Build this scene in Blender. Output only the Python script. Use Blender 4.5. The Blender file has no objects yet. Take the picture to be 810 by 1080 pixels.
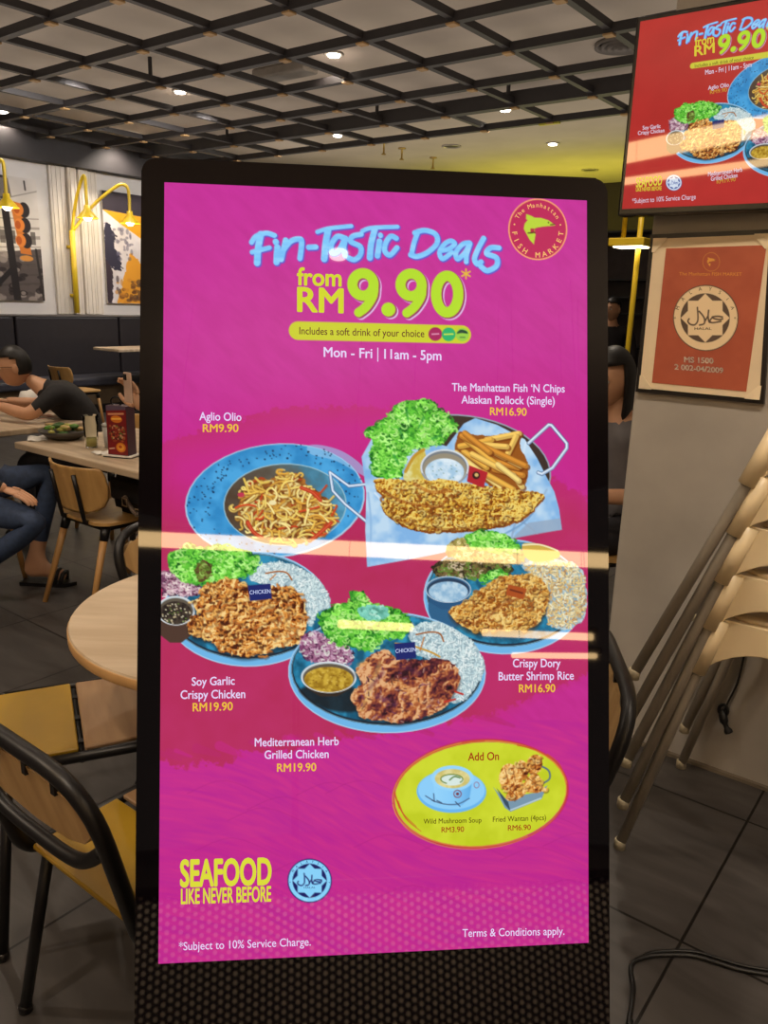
import bpy, bmesh, math, random
import numpy as np
from mathutils import Vector, Matrix, Quaternion
random.seed(5)
SC=bpy.context.scene; COL=SC.collection
SC.view_settings.view_transform='Standard'; SC.view_settings.look='None'; SC.view_settings.exposure=0; SC.view_settings.gamma=1
SC.view_settings.use_curve_mapping=False
# ---------------------------------------------------------------- camera (810 x 1080 frame) and pixel rays
EYE=np.array([0,0,1.5]); FPX=840.
_p,_r=math.radians(14.7),math.radians(1.7)
CF=np.array([0,math.cos(_p),-math.sin(_p)]); _R=np.array([1.,0,0]); _U=np.cross(_R,CF)
CR=math.cos(_r)*_R+math.sin(_r)*_U; CU=-math.sin(_r)*_R+math.cos(_r)*_U
cam=bpy.data.cameras.new('camera'); cob=bpy.data.objects.new('camera',cam); COL.objects.link(cob)
cam.sensor_width=36; cam.lens=FPX/1080*36; cam.clip_start=.02
M=Matrix(((CR[0],CU[0],-CF[0],0),(CR[1],CU[1],-CF[1],0),(CR[2],CU[2],-CF[2],1.5),(0,0,0,1))); cob.matrix_world=M
SC.camera=cob
def ray(px,py): return CF+CR*(px-405)/FPX-CU*(py-540)/FPX
def proj(P):
    d=np.asarray(P,float)-EYE; z=d@CF; return (405+FPX*(d@CR)/z,540-FPX*(d@CU)/z)
def hit(px,py,p0,n):
    d=ray(px,py); return EYE+d*(((np.asarray(p0)-EYE)@n)/(d@n))
UA=np.array([.609,.793,0]); VA=np.array([-.793,.609,0]); ROOM=math.radians(-37.5)
def onz(px,py,z): return hit(px,py,(0,0,z),np.array([0,0,1.]))
def onu(px,py,u): return hit(px,py,UA*u,UA)
def onv(px,py,v): return hit(px,py,VA*v,VA)
def W(u,v,z=0): return UA*u+VA*v+np.array([0,0,z])
# ---------------------------------------------------------------- materials
def lin(c):
    c=np.asarray(c,float)/255.; return np.where(c<=.04045,c/12.92,((c+.055)/1.055)**2.4)
_m={}
def mat(name,rgb,rough=.5,metal=0,spec=.5,var=.12,scale=8,bump=0,rgb2=None,stretch=None,emit=0,trans=0,coat=0):
    if name in _m: return _m[name]
    m=bpy.data.materials.new(name); m.use_nodes=True; nt=m.node_tree; b=nt.nodes['Principled BSDF']
    b.inputs['Roughness'].default_value=rough; b.inputs['Metallic'].default_value=metal; b.inputs['Specular IOR Level'].default_value=spec
    b.inputs['Transmission Weight'].default_value=trans; b.inputs['Coat Weight'].default_value=coat
    c1=lin(rgb); c2=lin(rgb2) if rgb2 is not None else c1*(1-var*2)
    tc=nt.nodes.new('ShaderNodeTexCoord'); mp=nt.nodes.new('ShaderNodeMapping'); nz=nt.nodes.new('ShaderNodeTexNoise'); cr=nt.nodes.new('ShaderNodeValToRGB')
    if stretch: mp.inputs['Scale'].default_value=stretch
    nz.inputs['Scale'].default_value=scale; nz.inputs['Detail'].default_value=5
    cr.color_ramp.elements[0].position=.35; cr.color_ramp.elements[1].position=.65
    cr.color_ramp.elements[0].color=(*c2,1); cr.color_ramp.elements[1].color=(*c1,1)
    L=nt.links.new; L(tc.outputs['Object'],mp.inputs['Vector']); L(mp.outputs[0],nz.inputs['Vector']); L(nz.outputs['Fac'],cr.inputs['Fac']); L(cr.outputs[0],b.inputs['Base Color'])
    if bump:
        bp=nt.nodes.new('ShaderNodeBump'); bp.inputs['Strength'].default_value=bump; bp.inputs['Distance'].default_value=.01; L(nz.outputs['Fac'],bp.inputs['Height']); L(bp.outputs[0],b.inputs['Normal'])
    if emit: b.inputs['Emission Color'].default_value=(*c1,1); b.inputs['Emission Strength'].default_value=emit
    _m[name]=m; return m
def glow(name,rgb,strength,rough=.06,spec=.5,base=True):
    m=bpy.data.materials.new(name); m.use_nodes=True; b=m.node_tree.nodes['Principled BSDF']
    b.inputs['Base Color'].default_value=(0.004,.004,.004,1) if base else (*lin(rgb),1); b.inputs['Roughness'].default_value=rough; b.inputs['Specular IOR Level'].default_value=spec
    b.inputs['Emission Color'].default_value=(*lin(rgb),1); b.inputs['Emission Strength'].default_value=strength; return m
def pictmat(name,emit,rough=.06,spec=.5):
    m=bpy.data.materials.new(name); m.use_nodes=True; nt=m.node_tree; b=nt.nodes['Principled BSDF']
    a=nt.nodes.new('ShaderNodeAttribute'); a.attribute_name='picture'; b.inputs['Roughness'].default_value=rough; b.inputs['Specular IOR Level'].default_value=spec
    if emit: b.inputs['Base Color'].default_value=(.004,.004,.004,1); nt.links.new(a.outputs['Color'],b.inputs['Emission Color']); b.inputs['Emission Strength'].default_value=emit
    else: nt.links.new(a.outputs['Color'],b.inputs['Base Color'])
    return m
# ---------------------------------------------------------------- mesh helpers
def obj(name,bm,m=None,parent=None,smooth=False,loc=None,rotz=0):
    me=bpy.data.meshes.new(name); bmesh.ops.recalc_face_normals(bm,faces=bm.faces[:]); bm.to_mesh(me); bm.free()
    if smooth:
        for p in me.polygons: p.use_smooth=True
    o=bpy.data.objects.new(name,me); COL.objects.link(o)
    if m is not None:
        for k in (m if isinstance(m,list) else [m]): me.materials.append(k)
    if parent: o.parent=parent
    if loc is not None: o.location=loc
    o.rotation_euler[2]=rotz; return o
def tag(o,label,cat,group=None):
    o['label']=label; o['category']=cat
    if group: o['group']=group
    return o
def thing(name,label,cat,loc=(0,0,0),rotz=0,group=None):
    o=bpy.data.objects.new(name,None); COL.objects.link(o); o.empty_display_size=.1; o.location=loc; o.rotation_euler[2]=rotz
    return tag(o,label,cat,group)
def struct(name,bm,m,loc=(0,0,0),rotz=0):
    o=obj(name,bm,m,None,False,loc,rotz); o['kind']='structure'; return o
def copy_tree(r,loc,rotz,label,group=None):
    c=r.copy(); COL.objects.link(c); c.location=loc; c.rotation_euler=(0,0,rotz); c['label']=label
    if group: c['group']=group
    for ch in r.children:
        d=ch.copy(); COL.objects.link(d); d.parent=c
        for g in ch.children:
            e=g.copy(); COL.objects.link(e); e.parent=d
    return c
def NB(): return bmesh.new()
def box(bm,x0,x1,y0,y1,z0,z1,bev=0,seg=2,mi=0):
    vs=[bm.verts.new(p) for p in ((x0,y0,z0),(x1,y0,z0),(x1,y1,z0),(x0,y1,z0),(x0,y0,z1),(x1,y0,z1),(x1,y1,z1),(x0,y1,z1))]
    fs=[bm.faces.new([vs[i] for i in f]) for f in ((3,2,1,0),(4,5,6,7),(0,1,5,4),(1,2,6,5),(2,3,7,6),(3,0,4,7))]
    for f in fs: f.material_index=mi
    if bev: bmesh.ops.bevel(bm,geom=list({e for f in fs for e in f.edges}),offset=bev,segments=seg,affect='EDGES',profile=.5)
    return bm
def prism(bm,pts,h,axis='z',at=0,mi=0):
    f={'z':lambda a,b,c:(a,b,c),'y':lambda a,b,c:(a,c,b),'x':lambda a,b,c:(c,a,b)}[axis]
    A=[bm.verts.new(f(a,b,at)) for a,b in pts]; B=[bm.verts.new(f(a,b,at+h)) for a,b in pts]; n=len(pts)
    fs=[bm.faces.new(A[::-1]),bm.faces.new(B)]+[bm.faces.new((A[i],A[(i+1)%n],B[(i+1)%n],B[i])) for i in range(n)]
    for q in fs: q.material_index=mi
    return bm
def rrect(w,h,r,n=6):
    out=[]
    for cx,cy,a in ((w-r,h-r,0),(-w+r,h-r,90),(-w+r,-h+r,180),(w-r,-h+r,270)):
        for k in range(n+1): t=math.radians(a+90*k/n); out.append((cx+r*math.cos(t),cy+r*math.sin(t)))
    return out
def curve3(pts,n=6,closed=False):
    p=np.array(pts,float); N=len(p); out=[]
    if N<3: return p
    for i in range(N if closed else N-1):
        if closed: q=[p[(i-1)%N],p[i],p[(i+1)%N],p[(i+2)%N]]
        else: q=[p[max(i-1,0)],p[i],p[i+1],p[min(i+2,N-1)]]
        for k in range(n):
            t=k/n; out.append(.5*(2*q[1]+(q[2]-q[0])*t+(2*q[0]-5*q[1]+4*q[2]-q[3])*t*t+(3*q[1]-q[0]-3*q[2]+q[3])*t**3))
    if not closed: out.append(p[-1])
    return np.array(out)
def rounded(pts,r,n=5):
    """polyline with its inner corners rounded to radius r"""
    p=[np.array(q,float) for q in pts]; out=[p[0]]
    for a,b,c in zip(p,p[1:],p[2:]):
        d1=a-b; d2=c-b; l1,l2=np.linalg.norm(d1),np.linalg.norm(d2); k=min(r,l1*.49,l2*.49); s,e=b+d1/l1*k,b+d2/l2*k
        for i in range(n+1): t=i/n; out.append((1-t)**2*s+2*t*(1-t)*b+t*t*e)
    return np.array(out+[p[-1]])
def tube(bm,pts,r,seg=10,closed=False,mi=0):
    P=[Vector(q) for q in pts]; n=len(P); R=r if hasattr(r,'__len__') else [r]*n; rings=[]; ref=None
    for i in range(n):
        if closed: d=P[(i+1)%n]-P[(i-1)%n]
        else: d=P[min(i+1,n-1)]-P[max(i-1,0)]
        d.normalize()
        if ref is None: ref=Vector((0,0,1)) if abs(d.z)<.9 else Vector((1,0,0))
        a=ref-d*ref.dot(d); a.normalize(); ref=a; b=d.cross(a)
        rings.append([bm.verts.new(P[i]+(a*math.cos(t)+b*math.sin(t))*R[i]) for t in (2*math.pi*k/seg for k in range(seg))])
    for i in range(n if closed else n-1):
        A,B=rings[i],rings[(i+1)%n]
        for k in range(seg): bm.faces.new((A[k],A[(k+1)%seg],B[(k+1)%seg],B[k])).material_index=mi
    if not closed: bm.faces.new(rings[0][::-1]).material_index=mi; bm.faces.new(rings[-1]).material_index=mi
    return bm
def lathe(bm,prof,seg=28,c=(0,0,0),sq=1,mi=0):
    rings=[]
    for r,z in prof: rings.append([bm.verts.new((c[0]+max(r,1e-4)*math.cos(2*math.pi*k/seg),c[1]+sq*max(r,1e-4)*math.sin(2*math.pi*k/seg),c[2]+z)) for k in range(seg)])
    for A,B in zip(rings,rings[1:]):
        for k in range(seg): bm.faces.new((A[k],A[(k+1)%seg],B[(k+1)%seg],B[k])).material_index=mi
    if prof[0][0]>2e-4: bm.faces.new(rings[0][::-1]).material_index=mi
    if prof[-1][0]>2e-4: bm.faces.new(rings[-1]).material_index=mi
    return bm
def blob(bm,c,r,sub=2,jit=0,mi=0,rot=None):
    res=bmesh.ops.create_icosphere(bm,subdivisions=sub,radius=1.)
    for v in res['verts']:
        k=1+(random.random()-.5)*jit; p=Vector((v.co.x*r[0]*k,v.co.y*r[1]*k,v.co.z*r[2]*k))
        if rot is not None: p=rot@p
        v.co=p+Vector(c)
        for f in v.link_faces: f.material_index=mi
    return bm
def picture_mesh(name,img,P,m,parent):
    """flat panel carrying a painted picture as a colour attribute; P(s,t) numpy -> local points, s right, t down"""
    H,Wd=img.shape[:2]; T,S=np.mgrid[0:H,0:Wd]; s=(S/(Wd-1)).ravel(); t=(T/(H-1)).ravel(); co=P(s,t)
    idx=np.arange(H*Wd).reshape(H,Wd); q=np.stack([idx[:-1,:-1],idx[1:,:-1],idx[1:,1:],idx[:-1,1:]],-1).reshape(-1,4)
    me=bpy.data.meshes.new(name); me.vertices.add(H*Wd); me.vertices.foreach_set('co',co.astype(np.float32).ravel())
    me.loops.add(q.size); me.loops.foreach_set('vertex_index',q.ravel().astype(np.int32)); me.polygons.add(len(q))
    me.polygons.foreach_set('loop_start',np.arange(0,q.size,4,dtype=np.int32)); me.update(calc_edges=True)
    at=me.color_attributes.new('picture','FLOAT_COLOR','POINT'); c=np.ones((H*Wd,4),np.float32); c[:,:3]=lin(np.clip(img,0,255)).reshape(-1,3); at.data.foreach_set('color',c.ravel())
    me.materials.append(m); o=bpy.data.objects.new(name,me); COL.objects.link(o); o.parent=parent; return o
_g={}
def glyphs(s,bold):
    k=(s,bold)
    if k not in _g:
        cu=bpy.data.curves.new('t','FONT'); cu.body=s; cu.resolution_u=4; o=bpy.data.objects.new('t',cu); COL.objects.link(o)
        bpy.context.view_layer.update(); me=bpy.data.meshes.new_from_object(o.evaluated_get(bpy.context.evaluated_depsgraph_get()))
        v=np.array([x.co[:2] for x in me.vertices]).reshape(-1,2); f=[list(p.vertices) for p in me.polygons]
        if bold:
            n=len(v); D=[(0,0),(bold,0),(-bold,0),(0,bold*.8),(0,-bold*.8),(bold*.7,bold*.6),(-bold*.7,-bold*.6),(bold*.7,-bold*.6),(-bold*.7,bold*.6)]
            f=[[i+k*n for i in g] for k in range(len(D)) for g in f]; v=np.vstack([v+np.array(d) for d in D])
        bpy.data.objects.remove(o); bpy.data.curves.remove(cu); bpy.data.meshes.remove(me); _g[k]=(v,f)
    return _g[k]
CAP=None
def lettering(name,items,place,m,parent,label=None):
    for it in items: _letter(name,[it],place,m,parent,label)
def _letter(name,items,place,m,parent,label=None):
    """items: (text,x0,x1,y_left,y_right,cap_height,bold) in the picture's own 2-D coordinates; place(pts2d)->local 3-D"""
    global CAP
    if CAP is None: CAP=glyphs('H',0)[0][:,1].max()
    V=[];F=[];n=0
    for it in items:
        if it[0]=='arc':
            _,txt,cx,cy,rx,ry,a0,a1,h,flip,bold=it; L=len(txt)
            for i,ch in enumerate(txt):
                if ch==' ': continue
                v,f=glyphs(ch,bold*.5); a=math.radians(a0+(a1-a0)*i/max(1,L-1)); k=h/CAP; w=(v[:,0].max()+v[:,0].min())/2
                x=(v[:,0]-w)*k; y=v[:,1]*k; rr=1+y/ry*(-1 if flip else 1)
                if flip: rr=1+(h-y)/ry
                else: rr=1+y/ry
                c,s=math.cos(a),math.sin(a); tx,ty=(-s,c) if not flip else (s,-c)   # tangent in y-down coordinates
                q=np.c_[cx+rx*rr*c+x*tx*rx/ry,cy+ry*rr*s+x*ty]; V.append(place(q)); F+=[[j+n for j in ff] for ff in f]; n+=len(v)
            continue
        txt,x0,x1,yl,yr,h,bold=it; v,f=glyphs(txt,bold*.55); a,b=v[:,0].min(),v[:,0].max(); s=(v[:,0]-a)/(b-a)
        q=np.c_[x0+(x1-x0)*s,yl+(yr-yl)*s-v[:,1]*h/CAP]; V.append(place(q)); F+=[[j+n for j in ff] for ff in f]; n+=len(v)
    me=bpy.data.meshes.new(name); me.from_pydata(np.vstack(V).tolist(),[],F); me.materials.append(m)
    o=bpy.data.objects.new(name,me); COL.objects.link(o); o.parent=parent
    if label: o['label']=label
    return o
def lamp(kind,name,loc,energy,col,size=.1,**k):
    l=bpy.data.lights.new(name,kind); l.energy=energy; l.color=[float(x) for x in lin(col)]
    if kind in('POINT','SPOT'): l.shadow_soft_size=size
    o=bpy.data.objects.new(name,l); COL.objects.link(o); o.location=loc
    if kind=='SPOT': l.spot_size=k.get('angle',2.); l.spot_blend=.7
    if kind=='AREA': l.shape='RECTANGLE'; l.size=size; l.size_y=k.get('sy',size)
    if 'rot' in k: o.rotation_euler=k['rot']
    return o
# ---------------------------------------------------------------- picture painter (what the displays show)
def homography(src, dst):
    A=[]
    for (x,y),(u,v) in zip(src,dst):
        A.append([x,y,1,0,0,0,-u*x,-u*y,-u]); A.append([0,0,0,x,y,1,-v*x,-v*y,-v])
    return np.linalg.svd(np.array(A,float))[2][-1].reshape(3,3)
def happly(H,p):
    p=np.asarray(p,float); q=np.c_[p,np.ones(len(p))]@H.T
    return q[:,:2]/q[:,2:]
_tab=np.random.RandomState(7).rand(256,256)
def vnoise(x,y,seed=0):
    x=x+seed*17.31; y=y+seed*9.77
    xi=np.floor(x).astype(int); yi=np.floor(y).astype(int); fx=x-xi; fy=y-yi
    fx=fx*fx*(3-2*fx); fy=fy*fy*(3-2*fy)
    g=lambda a,b:_tab[a%256,b%256]
    return (g(xi,yi)*(1-fx)+g(xi+1,yi)*fx)*(1-fy)+(g(xi,yi+1)*(1-fx)+g(xi+1,yi+1)*fx)*fy
def fbm(x,y,sc,seed=0,oc=3):
    s=0; a=.5; t=0
    for o in range(oc):
        s=s+a*vnoise(x/sc,y/sc,seed+o*3); t+=a; a*=.55; sc*=.5
    return s/t
def ramp(h,stops):
    ks=np.array([s[0] for s in stops]); cs=np.array([s[1] for s in stops],float)
    return np.stack([np.interp(h,ks,cs[:,k]) for k in range(3)],-1)
def spline(pts,n=8,closed=False):
    p=np.array(pts,float)
    if len(p)<3 and not closed: return p
    out=[]; N=len(p)
    for i in range(N if closed else N-1):
        if closed: p0,p1,p2,p3=p[(i-1)%N],p[i],p[(i+1)%N],p[(i+2)%N]
        else: p0,p1,p2,p3=p[max(i-1,0)],p[i],p[i+1],p[min(i+2,N-1)]
        for k in range(n):
            t=k/n; out.append(.5*((2*p1)+(p2-p0)*t+(2*p0-5*p1+4*p2-p3)*t*t+(3*p1-p0-3*p2+p3)*t**3))
    if not closed: out.append(p[-1])
    return np.array(out)
class Canvas:
    def __init__(s,W,H,fmap):
        s.W,s.H=W,H; s.img=np.zeros((H,W,3)); s.fmap=fmap; s.aff=(1,1,0,0); s.rng=np.random.RandomState(3); s.setsc()
    def setsc(s):
        a=s.m([(400,600),(410,600),(400,610)]); s.sc=.05*(np.hypot(*(a[1]-a[0]))+np.hypot(*(a[2]-a[0])))
    def m(s,p):
        p=np.asarray(p,float)*np.array([s.aff[0],s.aff[1]])+np.array([s.aff[2],s.aff[3]])
        return s.fmap(p)
    def box(s,p,pad):
        x0=int(max(0,np.floor(p[:,0].min()-pad))); x1=int(min(s.W,np.ceil(p[:,0].max()+pad)+1))
        y0=int(max(0,np.floor(p[:,1].min()-pad))); y1=int(min(s.H,np.ceil(p[:,1].max()+pad)+1))
        if x1<=x0 or y1<=y0: return None
        Y,X=np.mgrid[y0:y1,x0:x1]; return X+.5,Y+.5,(slice(y0,y1),slice(x0,x1))
    def blend(s,sl,a,col):
        im=s.img[sl]; im[...]=im*(1-a[...,None])+a[...,None]*col
    def colour(s,col,X,Y):
        return col(X/s.sc,Y/s.sc) if callable(col) else np.array(col,float)
    def poly(s,pts,col,soft=1.,smooth=True,a=1.,n=6,rough=0):
        q=s.m(spline(pts,n,True) if smooth else pts); b=s.box(q,2+soft+rough)
        if b is None: return
        X,Y,sl=b
        if rough:
            Xo,Yo=X,Y; X=X+rough*2*(fbm(Xo,Yo,5*s.sc,1)-.5); Y=Y+rough*2*(fbm(Xo,Yo,5*s.sc,5)-.5)
        ins=np.zeros(X.shape,bool); d=np.full(X.shape,1e9); N=len(q)
        for i in range(N):
            x1,y1=q[i]; x2,y2=q[(i+1)%N]
            if y1!=y2: ins^=((y1>Y)!=(y2>Y))&(X<(x2-x1)*(Y-y1)/(y2-y1)+x1)
            L=(x2-x1)**2+(y2-y1)**2+1e-9; t=np.clip(((X-x1)*(x2-x1)+(Y-y1)*(y2-y1))/L,0,1)
            d=np.minimum(d,np.hypot(X-x1-t*(x2-x1),Y-y1-t*(y2-y1)))
        sd=np.where(ins,d,-d); al=np.clip(.5+sd/soft,0,1)*a
        if rough: X,Y=Xo,Yo
        s.blend(sl,al,s.colour(col,X,Y))
    def ell(s,cx,cy,rx,ry,col,rot=0,soft=1.,a=1.):
        t=np.linspace(0,2*np.pi,40)[:-1]; c,sn=np.cos(np.radians(rot)),np.sin(np.radians(rot))
        x=rx*np.cos(t); y=ry*np.sin(t)
        s.poly(np.c_[cx+x*c-y*sn,cy+x*sn+y*c],col,soft,False,a)
    def ring(s,cx,cy,rx,ry,w,col,rot=0,a=1.,t0=0,t1=360):
        t=np.radians(np.linspace(t0,t1,48)); c,sn=np.cos(np.radians(rot)),np.sin(np.radians(rot))
        x=rx*np.cos(t); y=ry*np.sin(t); s.stroke(np.c_[cx+x*c-y*sn,cy+x*sn+y*c],w,col,False,a=a)
    def stroke(s,pts,w,col,smooth=True,taper=0.,a=1.,soft=1.):
        q=s.m(spline(pts,5) if smooth else pts); w=w*s.sc; b=s.box(q,w/2+2)
        if b is None: return
        X,Y,sl=b; N=len(q); best=np.full(X.shape,1e9)
        for i in range(N-1):
            x1,y1=q[i]; x2,y2=q[i+1]; L=(x2-x1)**2+(y2-y1)**2+1e-9
            t=np.clip(((X-x1)*(x2-x1)+(Y-y1)*(y2-y1))/L,0,1)
            ww=w/2*(1-taper*(i+t)/max(1,N-1)); best=np.minimum(best,np.hypot(X-x1-t*(x2-x1),Y-y1-t*(y2-y1))-ww)
        s.blend(sl,np.clip(.5-best/soft,0,1)*a,s.colour(col,X,Y))
def inpoly(p,poly):
    poly=np.asarray(poly,float); x,y=p; c=False; N=len(poly)
    for i in range(N):
        x1,y1=poly[i]; x2,y2=poly[(i+1)%N]
        if (y1>y)!=(y2>y) and x<(x2-x1)*(y-y1)/(y2-y1)+x1: c=not c
    return c
def scatter(rng,poly,n):
    poly=np.asarray(poly,float); lo,hi=poly.min(0),poly.max(0); out=[]
    while len(out)<n:
        p=lo+(hi-lo)*rng.rand(2)
        if inpoly(p,poly): out.append(p)
    return np.array(out)
def crop(o,sc,pts): return [(o[0]+x/sc,o[1]+y/sc) for x,y in pts]
def lettuce(c,poly,n=240,pal=None,size=1.):
    pal=pal or [(20,90,25),(50,140,40),(95,190,55),(140,225,85),(185,245,135)]; r=c.rng
    poly=np.asarray(poly,float)
    c.poly(poly,lambda X,Y:ramp(fbm(X,Y,5,2),[(.3,pal[0]),(.5,pal[1]),(.7,pal[2])]),rough=3*c.sc)
    for k,(cnt,lo,hi) in enumerate(((.35,0,2),(.45,1,4),(.5,2,5))):
        P=scatter(r,poly,int(n*cnt)); P=P[np.argsort(-P[:,1])] if k==2 else P
        for p in P:
            a=r.rand()*6.28; rad=(1.6+2.2*r.rand())*size; ph=np.linspace(a,a+2.2+2*r.rand(),6)
            e=np.c_[p[0]+rad*np.cos(ph)+r.rand(6)*1.2,p[1]+rad*.8*np.sin(ph)+r.rand(6)*1.2]
            col=np.array(pal[r.randint(lo,hi)],float)*(.9+.2*r.rand()); c.stroke(e,(1.1+1.1*r.rand())*size,col,False,a=.85)
def rice(c,poly,n=420,pal=None):
    n=int(n*1.5); pal=pal or [(150,178,190),(185,210,216),(212,232,232),(236,246,244)]; r=c.rng
    c.poly(poly,lambda X,Y:ramp(fbm(X,Y,4,4),[(.3,(140,165,175)),(.6,(190,210,214))]),rough=2*c.sc)
    for i,p in enumerate(scatter(r,np.array(poly),n)):
        a=r.rand()*3.14; l=1.1+.8*r.rand(); d=np.array([np.cos(a),np.sin(a)])*l
        col=np.array(pal[min(3,int(4*(.35*r.rand()+.65*i/n)))],float)
        c.stroke([p-d+.6,p+d+.6],1.5,(110,130,140),False,a=.3); c.stroke([p-d,p+d],1.35,col,False,a=.95)
def crust(c,poly,stops,sc=6,seed=0,rough=2.,lit=1.2,blobs=0,bcol=None):
    def f(X,Y):
        h=lambda x,y:.55*(1-np.abs(2*fbm(x,y,sc,seed,4)-1))+.45*fbm(x,y,sc*2.6,seed+5,3)
        h0=h(X,Y); g=(h0-h(X+1.0,Y+1.1))*lit
        q=np.clip((h0-.58)*2.1+.5+g*2.2,0,1); return ramp(q,stops)
    c.poly(poly,f,rough=rough*c.sc)
    r=c.rng
    for p in scatter(r,np.array(poly),blobs):
        a=r.rand()*6.28; rad=1.5+2.5*r.rand(); ph=np.linspace(a,a+2+2*r.rand(),6)
        e=np.c_[p[0]+rad*np.cos(ph),p[1]+rad*.8*np.sin(ph)]; col=np.array(bcol[r.randint(len(bcol))],float)
        c.stroke(e+np.array([.8,1.]),2.2,(60,25,10),False,a=.45); c.stroke(e,1.3+r.rand(),col,False,a=.7)
FRY=[(0,(72,28,12)),(.25,(138,68,26)),(.5,(192,112,42)),(.75,(226,160,78)),(1,(248,212,140))]
FISH=[(0,(120,60,15)),(.25,(165,95,25)),(.5,(205,145,45)),(.75,(225,180,70)),(1,(238,210,110))]
GRILL=[(0,(30,12,18)),(.3,(62,24,34)),(.5,(104,44,48)),(.68,(146,72,48)),(.84,(186,112,66)),(1,(226,172,122))]
def plate(c,cx,cy,rx,ry,rot=0):
    c.ell(cx,cy,rx,ry,(110,180,230),rot); c.ring(cx,cy,rx-.6,ry-.6,1.0,(185,215,235),rot,a=.8)
    c.ell(cx,cy-3,rx-3,ry-5,(28,40,55),rot); c.ell(cx,cy-4,rx-5,ry-7,lambda X,Y:ramp(fbm(X,Y,9,1),[(.3,(20,85,115)),(.7,(45,140,180))]),rot)
    c.ring(cx,cy-3,rx-3.5,ry-5.5,.9,(140,190,205),rot,a=.7)
def flag(c,pts,col=(28,38,105)):
    c.poly(pts,col,smooth=False)
def aglio(c):
    r=c.rng
    c.ell(290.5,529,94.5,60,(165,205,230),-7); c.ell(290.5,528.5,93,58.5,lambda X,Y:ramp(fbm(X,Y,14,3),[(.3,(48,135,195)),(.7,(75,165,222))]),-7)
    c.poly(crop((190,460),4.05,[(545,45),(600,40),(690,65),(770,120),(800,175),(745,150),(660,105),(560,80)]),(150,195,232),a=.65)
    for _ in range(150):
        t=(r.rand()*1.5+.45)*np.pi if r.rand()<.75 else r.rand()*6.28; k=.72+.26*r.rand()
        x,y=94*k*np.cos(t),59*k*np.sin(t); c.ell(290+x,528+y-x*.12,.5+.7*r.rand(),.5+.6*r.rand(),(20,40,70),a=.8)
    c.ell(301,533,64.5,43.5,(160,195,205),-2)
    c.ell(301,533,63.5,42.5,lambda X,Y:ramp(np.clip((X-X.min())/(np.ptp(X)+1e-6)+.35*(fbm(X,Y,8,2)-.5),0,1),[(0,(80,62,48)),(.4,(95,90,80)),(.75,(70,125,150)),(1,(90,160,195))]),-2)
    pile=[(252,540),(256,522),(266,508),(285,506),(305,499),(318,503),(328,514),(340,522),(352,536),(352,548),(345,560),(330,570),(310,574),(288,572),(268,562),(255,552)]
    c.poly(pile,lambda X,Y:ramp(fbm(X,Y,5,6),[(.3,(95,50,22)),(.7,(175,110,45))]),rough=3)
    for k in range(270):
        p=scatter(r,np.array(pile),1)[0]; a=r.rand()*6.28; L=9+13*r.rand(); bend=(r.rand()-.5)*2.6; pts=[]
        for j in range(7):
            pts.append(p.copy()); p=p+np.array([np.cos(a),np.sin(a)*.8])*L/6; a+=bend/6*1.6
            d=p-np.array([303,538]); 
            if (d[0]/54)**2+(d[1]/38)**2>1: a+=1.1
        red=k%13==0; f=k/270.
        col=np.array((200,70,35) if red else [(214,158,62),(228,182,80),(236,204,108),(242,216,138)][r.randint(4)],float)*(.78+.25*f)
        c.stroke(np.array(pts)+np.array([.5,.9]),2.5,(120,66,25),a=.35); c.stroke(pts,1.9,col); 
        c.stroke(np.array(pts)-np.array([.25,.35]),.7,np.minimum(col*1.18,255),a=.6)
    for q in ([(327,571),(338,562),(349,552)],[(318,515),(330,520),(338,528)],[(262,552),(268,562),(277,568)]): c.stroke(q,4,(190,60,35)); c.stroke(q,1.2,(225,110,70),a=.7)
    for q in ([(258,506),(261,514),(263,520)],[(270,505),(276,510),(284,509)]): c.stroke(q,2.2,(228,195,90))
    c.ell(255,523,3.6,2.6,(190,55,80)); c.ell(288,531,4,2.6,(240,225,170))
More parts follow.
